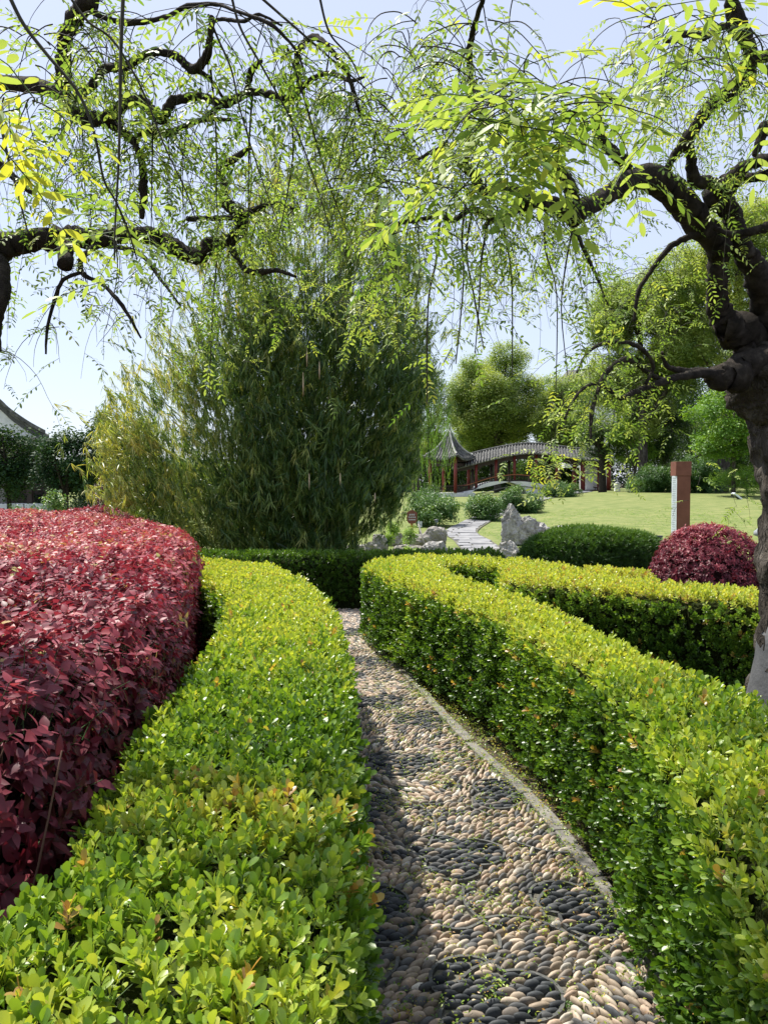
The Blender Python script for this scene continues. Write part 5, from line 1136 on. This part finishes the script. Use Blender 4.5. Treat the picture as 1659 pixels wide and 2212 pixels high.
for u in (-60, 4, 62, 100):
    x = at(u, 1000, HY)[0]; mb = MB(); mb.box((x, HY + .1, (zp + zg) / 2 - .25), (.2, .2, zg - zp - .5)); mb.build('post', M['kerb'] if u == 4 else M['darkwood'], hall)
WY = 110.0
wb = empty('white_building', (at(1250, 950, WY)[0], WY, 1), 'white building with a grey roof glimpsed between the trees up the hill', 'building')
def wp(u, v): return np.array(at(u, v, WY))
a_, c_ = wp(1222, 822), wp(1330, 1010); mb = MB(); mb.box(((a_[0] + c_[0]) / 2, WY + 4, (a_[2] + c_[2]) / 2), (c_[0] - a_[0], 8, a_[2] - c_[2])); mb.build('wall', M['white'], wb)
p0, p1, p2 = wp(1218, 803), wp(1262, 793), wp(1336, 800)
mb = MB(); zt = a_[2]; mb.add([(p0[0], WY - .6, zt - .1), (p2[0], WY - .6, zt - .1), (p2[0], WY + 8.6, zt - .1), (p0[0], WY + 8.6, zt - .1), (p0[0] + 1.5, WY + 4, zt + 2.1), (p2[0] - 1.5, WY + 4, zt + 2.1)], [(0, 1, 5, 4), (2, 3, 4, 5), (1, 2, 5), (3, 0, 4), (3, 2, 1, 0)]); mb.build('roof', M['rooftile'], wb)
for (u, v, wd_, ht) in ((1243, 858, 1.5, 2.2), (1285, 858, 1.5, 2.2), (1243, 925, 1.5, 2.2), (1285, 925, 1.5, 2.2)):
    p = wp(u, v); mb = MB(); mb.box((p[0], WY - .03, p[2]), (wd_ + .25, .1, ht + .25)); f_ = mb.build('window', M['metaldark'], wb)
    mb = MB(); mb.box((p[0], WY - .1, p[2]), (wd_, .04, ht)); mb.build('pane', M['glass'], f_)
    mb = MB(); mb.box((p[0], WY - .3, p[2] + ht / 2 + .35), (wd_ + .9, .6, .14)); mb.build('sun_shade', M['white'], wb)

# ------------------------------------------------------------------ flagstone path across the lawn
fr = empty('flagstone_path', (4, 25, 0), None, None); fr['kind'] = 'structure'
ctr = [(1120, 1206, 15.3), (1052, 1194, 17.2), (1020, 1169, 20.6), (996, 1153, 24), (1026, 1137, 28.5), (1062, 1122, 33), (1144, 1101, 43), (1225, 1085, 56), (1262, 1078, 67)]
cl = []
for (u, v, Y_) in ctr: cl.append((at(u, v, Y_)[0], Y_))
cl = spline([(cl[0][0] + 1.6, cl[0][1] - .6)] + cl, 12); hw = np.interp(cl[:, 1], [15, 20, 30, 67], [.5, .5, .52, .8])
V = []; Fc = []
T_ = np.gradient(cl, axis=0); T_ /= np.linalg.norm(T_, axis=1)[:, None]; Nn = np.stack([-T_[:, 1], T_[:, 0]], 1)
for c_, n_, h_ in zip(cl, Nn, hw):
    for s in (-1, -.33, .33, 1): q = c_ + n_ * h_ * s; V.append((q[0], q[1], float(terrain(q[0], q[1])) + .03))
for i in range(len(cl) - 1):
    for j in range(3): a = i * 4 + j; Fc.append((a, a + 4, a + 5, a + 1))
addobj('mortar_bed', mesh('mortar_bed', V, Fc, M['mortar']), fr)
L = np.concatenate([[0], np.cumsum(np.linalg.norm(np.diff(cl, axis=0), axis=1))]); s = 0; row = 0
while s < L[-1] - .6:
    rl_ = random.uniform(.32, .5) * (1 + s / 40); c_ = np.array([np.interp(s + rl_ / 2, L, cl[:, j]) for j in (0, 1)]); t_ = np.array([np.interp(s + rl_ / 2, L, T_[:, j]) for j in (0, 1)]); t_ /= np.linalg.norm(t_); n_ = np.array([-t_[1], t_[0]]); h_ = float(np.interp(s, L, hw))
    x = -h_ + random.uniform(0, .1)
    while x < h_ - .15:
        wd_ = min(random.uniform(.45, .95), h_ - x); q = c_ + n_ * (x + wd_ / 2); z = float(terrain(*q)) + .034 + random.uniform(-.006, .012)
        K = []
        for (a_, b_) in ((-1, -1), (1, -1), (1, 1), (-1, 1)):
            p = q + t_ * (rl_ / 2 - .014) * a_ * random.uniform(.9, 1) + n_ * (wd_ / 2 - .014) * b_ * random.uniform(.92, 1); K.append(p)
        sl_x = [float(terrain(*p)) - float(terrain(*q)) for p in K]
        mb = MB(); mb.add([(p[0], p[1], z + d_ - .03) for p, d_ in zip(K, sl_x)] + [(p[0], p[1], z + d_ + .012) for p, d_ in zip(K, sl_x)], [(0, 1, 5, 4), (1, 2, 6, 5), (2, 3, 7, 6), (3, 0, 4, 7), (4, 5, 6, 7)]); mb.build('flagstone', M['flag'], fr); x += wd_
    s += rl_

# ------------------------------------------------------------------ rocks
def rock(label, u, v, wpx, hpx, Y, seed, mat='limestone', dep=.7, verticality=0.0, lobes=None, cat='rock', group='garden rocks by the flagstone path', sub=4, rough=.34):
    x, _, z = at(u, v, Y); W = wpx * Y / F; H = hpx * Y / F; z0 = float(terrain(x, Y)) - .05
    root = empty('garden_rock', (x, Y, z0), label, cat, group); bm = bmesh.new()
    for (lx, lz, lw, lh) in (lobes or [(0, .0, 1, 1)]):
        r_ = bmesh.ops.create_icosphere(bm, subdivisions=sub, radius=1.0)
        for vv in r_['verts']:
            q = vv.co.copy(); sgn = 1
            # squared-off blocky base form
            e_ = .72; q = Vector((math.copysign(abs(q.x) ** e_, q.x), math.copysign(abs(q.y) ** e_, q.y), math.copysign(abs(q.z) ** e_, q.z)))
            s_ = Vector((q.x * 1.5, q.y * 1.5, q.z * (1.5 - verticality * 1.1))) + Vector((seed * 3.7 + lx * 5, seed, lz * 3))
            d_ = 1 + rough * (1.1 * mnoise.noise(s_) + .8 * (.5 - abs(mnoise.noise(s_ * 2.3))) - .15 + .35 * mnoise.noise(s_ * 5) + .2 * mnoise.noise(s_ * 11))
            f_ = mnoise.cell(s_ * 1.6) * .07
            q = q * (d_ + f_)
            vv.co = Vector((q.x * W / 2 * lw + lx * W / 2, q.y * W / 2 * dep * lw, max(-.04, (q.z * .5 * lh + .5 * lh) * H + lz * H - .02)))
    me = bpy.data.meshes.new('rock'); bm.to_mesh(me); bm.free(); me.materials.append(M[mat]); me.polygons.foreach_set('use_smooth', [False] * len(me.polygons))
    o = addobj('stone', me, root, False); return root
rock('tall craggy pale rock with a knobbed peak, left half of the upright pair', 1135, 1178, 108, 86, 19.2, 1.3, lobes=[(-.55, 0, .36, 1.0), (-.05, 0, .5, .78), (.5, 0, .46, .58), (-.5, .75, .13, .28)], verticality=.8, sub=4, rough=.3)
rock('low pale rock leaning against the right side of the tall craggy rock', 1206, 1187, 100, 54, 18.5, 2.2, lobes=[(-.25, 0, .62, .78), (.35, .12, .62, .85)], rough=.25)
rock('big brownish boulder with a dark overhang behind the cross hedge', 922, 1185, 88, 56, 17.6, 3.4, 'limestone2', lobes=[(-.25, 0, .75, .78), (.42, .32, .55, .72)], rough=.2)
rock('pale blocky rock in front of the overhanging boulder', 938, 1208, 50, 46, 15.4, 4.6)
rock('long low pale rock half hidden by golden shrubs', 882, 1204, 66, 40, 15.2, 5.1, 'limestone2')
rock('small grey rock right of the pale blocky rock', 990, 1214, 36, 36, 15.0, 6.5)
rock('smallest pale rock touching the small grey one', 1012, 1214, 24, 30, 14.6, 7.1)
rock('rounded whitish rock at the bend of the flagstone path', 1095, 1218, 60, 56, 14.6, 8.3, lobes=[(-.1, 0, .9, .85), (.15, .2, .6, .8)])
rock('flat whitish rock lying alone on the lawn', 1290, 1172, 36, 18, 19.5, 9.2)
rock('tall whitish rock behind the right foot of the bamboo', 812, 1185, 52, 60, 15.5, 10.7, lobes=[(-.2, 0, .8, .8), (.3, 0, .6, 1.0)], verticality=.6)
rock('pale rock low behind the bamboo stems', 770, 1190, 46, 36, 15.8, 11.9)
rock('weathered rock at the foot of the dark shrub under the willow', 858, 1170, 40, 34, 19, 12.2, 'limestone2')
G3 = 'golden shrubs among the rocks'
for (u0, v0, u1, v1, Y_, lb) in ((838, 1125, 868, 1160, 16.6, 'golden leaved shrub on thin stems behind the long low rock'), (868, 1138, 900, 1180, 16.2, 'square clipped golden shrub against the brownish boulder'), (826, 1150, 850, 1185, 16, 'smallest golden shrub left of the square clipped one'), (862, 1186, 905, 1204, 14.8, 'low golden creeping shrub in front of the long low rock')):
    tree('golden_shrub', lb, bx_((u0 + u1) / 2, Y_), 1, lobes_in(u0, v0, u1, v1, Y_, 14, 9, seed=int(u0)), 'gold', 900, .72, 'shrub', G3, (.012, .006), 1.0)
st = MB(); st.tube([at(904, 1132, 16.8), at(912, 1160, 16.5), at(922, 1190, 16.2)], .018, 6); o = st.build('leaning_stake', M['kerb'], None, True); tag(o, 'thin pale stake leaning against the brownish boulder', 'stake')

# ------------------------------------------------------------------ signs, lamps, pillar
def prism(mb, pts, y0, y1):
    n_ = len(pts); V = [(p[0], y0, p[1]) for p in pts] + [(p[0], y1, p[1]) for p in pts]
    mb.add(V, [tuple(range(n_)), tuple(reversed(range(n_, 2 * n_)))] + [((i + 1) % n_, i, n_ + i, n_ + (i + 1) % n_) for i in range(n_)]); return mb
Y_ = 22.0; x, _, _ = at(890, 1110, Y_); zg_ = float(terrain(x, Y_)); zt = at(890, 1103, Y_)[2]; zl = at(890, 1131, Y_)[2]; wS = .145
sg = empty('signboard', (x, Y_, zg_), 'small brown signboard with white lettering on an orange post behind the boulder', 'sign')
mb = MB(); zm = (zt + zl) / 2; hh = (zt - zl) / 2
prism(mb, [(x - wS * .6, zl), (x + wS * .6, zl), (x + wS, zl + hh * .45), (x + wS, zt - hh * .3), (x + wS * .55, zt - hh * .05), (x, zt + .02), (x - wS * .55, zt - hh * .05), (x - wS, zt - hh * .3), (x - wS, zl + hh * .45)], Y_ - .02, Y_ + .02); mb.build('board', M['signbrown'], sg)
def glyph(mb, cx_, cz_, s, seed):
    r = random.Random(seed)
    for k in range(3): mb.box((cx_, Y_ - .024, cz_ + (k - 1) * s * .36), (s * r.uniform(.55, .85), .005, s * .13))
    for k in range(2): mb.box((cx_ + (k - .5) * s * .5, Y_ - .026, cz_), (s * .13, .005, s * r.uniform(.6, .9)))
mb = MB()
for i in range(3): glyph(mb, x - .055 + i * .055, zm + hh * .38, .05, i)
for i in range(4): glyph(mb, x - .08 + i * .054, zm - hh * .02, .048, i + 5)
for i in range(9): mb.box((x - .09 + i * .0225, Y_ - .024, zm - hh * .40), (.014, .005, .022))
mb.build('lettering', M['signwhite'], sg)
mb = MB(); mb.tube([(x, Y_ + .06, zg_), (x, Y_ + .06, zt - .05)], .042, 10); mb.build('post', M['orange'], sg, True)
Y_ = 30.0; x, _, zc = at(1048, 1100, Y_); zg_ = float(terrain(x, Y_))
sg = empty('diamond_sign', (x, Y_, zg_), 'dark blue diamond shaped sign with pale rim standing in the shrubs', 'sign')
mb = MB(); prism(mb, [(x - .13, zc), (x, zc - .17), (x + .13, zc), (x, zc + .17)], Y_ - .012, Y_ + .012); mb.build('plate', M['signwhite'], sg)
mb = MB(); prism(mb, [(x - .10, zc + .03), (x, zc - .11), (x + .10, zc + .03), (x, zc + .15)], Y_ - .02, Y_ - .013); mb.build('panel', plain('sign_blue', (.03, .04, .09)), sg)
mb = MB(); 
for k, (dx, dz) in enumerate(((-.03, .07), (.03, .06), (0, .02), (-.02, -.02), (.02, -.05))): mb.box((x + dx, Y_ - .022, zc + dz), (.035, .003, .014))
mb.build('mark', M['signwhite'], sg)
mb = MB(); mb.tube([(x, Y_ + .03, zg_), (x, Y_ + .03, zc + .05)], .012, 6); mb.build('post', M['metaldark'], sg, True)
Y_ = 31.0; x, _, zt = at(1066, 1094, Y_); zg_ = float(terrain(x, Y_))
bp = empty('path_bollard', (x, Y_, zg_), 'slim blue grey square bollard beside the diamond sign', 'bollard')
mb = MB(); mb.box((x, Y_, (zg_ + zt) / 2), (.13, .13, zt - zg_)); mb.build('body', M['metalgrey'], bp, bevel=.008); mb = MB(); mb.box((x, Y_, zt + .012), (.15, .15, .02)); mb.build('cap', M['metaldark'], bp)
# the tall brown pillar sign
Y_ = 19.0; xa, xb = at(1462, 1100, Y_)[0], at(1491, 1100, Y_)[0]; zt = at(1475, 997, Y_)[2]; zg_ = float(terrain(xa, Y_))
pl = empty('pillar_sign', ((xa + xb) / 2, Y_, zg_), 'tall rust brown pillar sign with a white left face standing on the lawn', 'sign pillar')
mb = MB(); xm = (xa + xb) / 2; V = []
w_, d_ = xb - xa, .34; zj = at(1475, 1028, Y_)[2]
mb.box((xm, Y_ + d_ / 2, (zg_ + zj) / 2), (w_, d_, zj - zg_)); mb.build('column', M['signbrown'], pl, bevel=.006)
mb = MB(); mb.box((xm - .012, Y_ + d_ / 2, (zj + zt) / 2 + .003), (w_ + .05, d_ + .03, zt - zj)); mb.build('head', M['signbrown'], pl, bevel=.006)
mb = MB(); mb.add([(xa - .075, Y_ + .16, zg_ + .25), (xa - .003, Y_ + .01, zg_ + .25), (xa - .003, Y_ + .30, zg_ + .25), (xa - .075, Y_ + .16, zj), (xa - .003, Y_ + .01, zj), (xa - .003, Y_ + .30, zj)], [(0, 1, 4, 3), (2, 0, 3, 5), (1, 2, 5, 4), (3, 4, 5), (2, 1, 0)]); mb.build('face_panel', M['signwhite'], pl)
mb = MB()
for k in range(26): z_ = zg_ + .32 + k * .055; mb.bar((xa - .064, Y_ + .134, z_), (xa - .022, Y_ + .045, z_), .004, .022)
mb.build('lettering', plain('pale_lettering', (.48, .52, .55)), pl)
# bollard lamp, floodlight, grey object built as lamp, figure built as drum, lantern
Y_ = 11.6; x, _, zt = at(1423, 1157, Y_); lp = empty('bollard_lamp', (x, Y_, 0), 'short louvred bollard lamp behind the dark green mound', 'lamp')
mb = MB(); mb.tube([(x, Y_, 0), (x, Y_, zt - .12)], .045, 14); mb.build('post', M['metaldark'], lp, True)
for k in range(3): mb = MB(); mb.tube([(x, Y_, zt - .1 + k * .03), (x, Y_, zt - .088 + k * .03)], [.062, .055], 14); mb.build('louvre', M['metaldark'], lp)
mb = MB(); mb.tube([(x, Y_, zt - .115), (x, Y_, zt - .02)], .038, 12); mb.build('lens', M['signwhite'], lp, True)
mb = MB(); mb.tube([(x, Y_, zt - .018), (x, Y_, zt)], [.065, .06], 14); mb.build('cap', M['metaldark'], lp)
Y_ = 41; x, _, z = at(1591, 1078, Y_); zg_ = float(terrain(x, Y_)); z = max(z, zg_ + .18)
fl = empty('floodlight', (x, Y_, zg_), 'grey floodlight tilted on the grass right of the brown pillar', 'floodlight')
mb = MB(); V0 = Matrix.Translation((x, Y_, z)) @ Matrix.Rotation(math.radians(38), 4, 'Y') ; b_ = MB(); b_.box((0, 0, 0), (.5, .4, .09)); mb.add([V0 @ Vector(p) for p in b_.V], b_.F); mb.build('housing', M['signwhite'], fl, bevel=.01)
b_ = MB(); b_.box((0, 0, -.05), (.26, .24, .05)); mb = MB(); mb.add([V0 @ Vector(p) for p in b_.V], b_.F); mb.build('heat_sink', M['metaldark'], fl)
mb = MB(); mb.tube([(x + .05, Y_, zg_), (x + .05, Y_, z - .03)], .02, 6); mb.build('stake', M['metaldark'], fl)
Y_ = 10.5; x, _, z = at(1650, 1148, Y_); gl = empty('unclear_grey_object', (x, Y_, 0), 'unclear grey object beside the trunk behind the maroon dome, built as a lamp', 'lamp')  # what stands here is unclear; the lamp form is made up
mb = MB(); mb.tube([(x, Y_, 0), (x, Y_, z - .06)], .03, 10); mb.build('post', M['metalgrey'], gl, True)
V = []; Q = [(x, Y_, z - .07), (x, Y_, z - .05), (x, Y_, z), (x, Y_, z + .04), (x, Y_, z + .065)]; mb = MB(); mb.tube(Q, [.09, .13, .125, .08, .02], 16); mb.build('shade', M['metalgrey'], gl, True)
mb = MB(); mb.tube([(x - .0, Y_, z + .06), (x, Y_, z + .15)], [.02, .028], 8); mb.build('finial', M['orange'], gl, True)
Y_ = 62; x, _, z = at(1333, 1066, Y_); zg_ = float(terrain(x, Y_)); dr = empty('stone_figure', (x, Y_, zg_), 'small white stone figure at the end of the corridor steps, built as a drum', 'stone drum')  # white stone figure, its drum form made up
mb = MB(); mb.box((x, Y_, zg_ + .14), (.42, .3, .3)); mb.build('base', M['white'], dr, bevel=.03); mb = MB(); mb.tube([(x, Y_ - .12, zg_ + .5), (x, Y_ - .09, zg_ + .5), (x, Y_ + .09, zg_ + .5), (x, Y_ + .12, zg_ + .5)], [.2, .24, .24, .2], 18); mb.build('drum', M['white'], dr, True)
Y_ = 21.5; x, _, z = at(907, 1132, Y_); zg_ = float(terrain(x, Y_)); ln = empty('stone_lantern', (x, Y_, zg_), 'small slatted lantern lamp right of the signboard', 'lamp')
mb = MB(); mb.box((x, Y_, (zg_ + z - .09) / 2), (.05, .05, z - .09 - zg_)); mb.build('post', M['metaldark'], ln)
for k in range(4): mb = MB(); mb.box((x, Y_, z - .07 + k * .04), (.11, .11, .022)); mb.build('louvre', M['signwhite'], ln)
mb = MB(); mb.box((x, Y_, z - .01), (.07, .07, .15)); mb.build('core', M['metaldark'], ln)
Y_ = 24; x, _, z = at(943, 1126, Y_); zg_ = float(terrain(x, Y_)); ln = empty('lawn_lamp', (x, Y_, zg_), 'dark little path lamp above the overhanging boulder', 'lamp')
mb = MB(); mb.tube([(x, Y_, zg_), (x, Y_, z - .05)], .02, 8); mb.build('post', M['metaldark'], ln); mb = MB(); mb.tube([(x, Y_, z - .06), (x, Y_, z + .04)], .045, 10); mb.build('lens', M['glass'], ln, True); mb = MB(); mb.tube([(x, Y_, z + .04), (x, Y_, z + .07)], [.08, .02], 10); mb.build('cap', M['metaldark'], ln)

# ------------------------------------------------------------------ grass: tufts on the nearer lawn
GR = make_sprigs('grass', leaf_shape(.06, .006, 'diamond', .1, .35), M['fargreen'], 3, lambda r: [(mrot(r.uniform(0, 6.28), math.radians(r.uniform(20, 75)), 0), (r.gauss(0, .03), r.gauss(0, .03), 0), r.uniform(.5, 1.1)) for _ in range(12)])
n = 16000; X = rng.uniform(-2, 14, n); Yg = 10.6 + 24 * rng.random(n) ** 1.3; P2 = np.column_stack([X, Yg]); d_ = np.sqrt(((P2[:, None] - cl[None, ::3]) ** 2).sum(2).min(1)); hwp = .55; k = (d_ > hwp) & (np.abs(X / Yg) < .55); P2 = P2[k]; n = len(P2)
gr = empty('lawn_grass', (5, 15, 0), 'short grass of the lawn', 'grass'); gr['kind'] = 'stuff'
scatter('grass', gr, 'grass', GR[0], np.column_stack([P2, terrain(P2[:, 0], P2[:, 1]) + .0]), frames(np.tile([0, 0, 1.0], (n, 1))), rng.uniform(.5, 1.1, n), rng.integers(0, 3, n), np.clip(rng.normal(.55, .2, n), 0, 1))
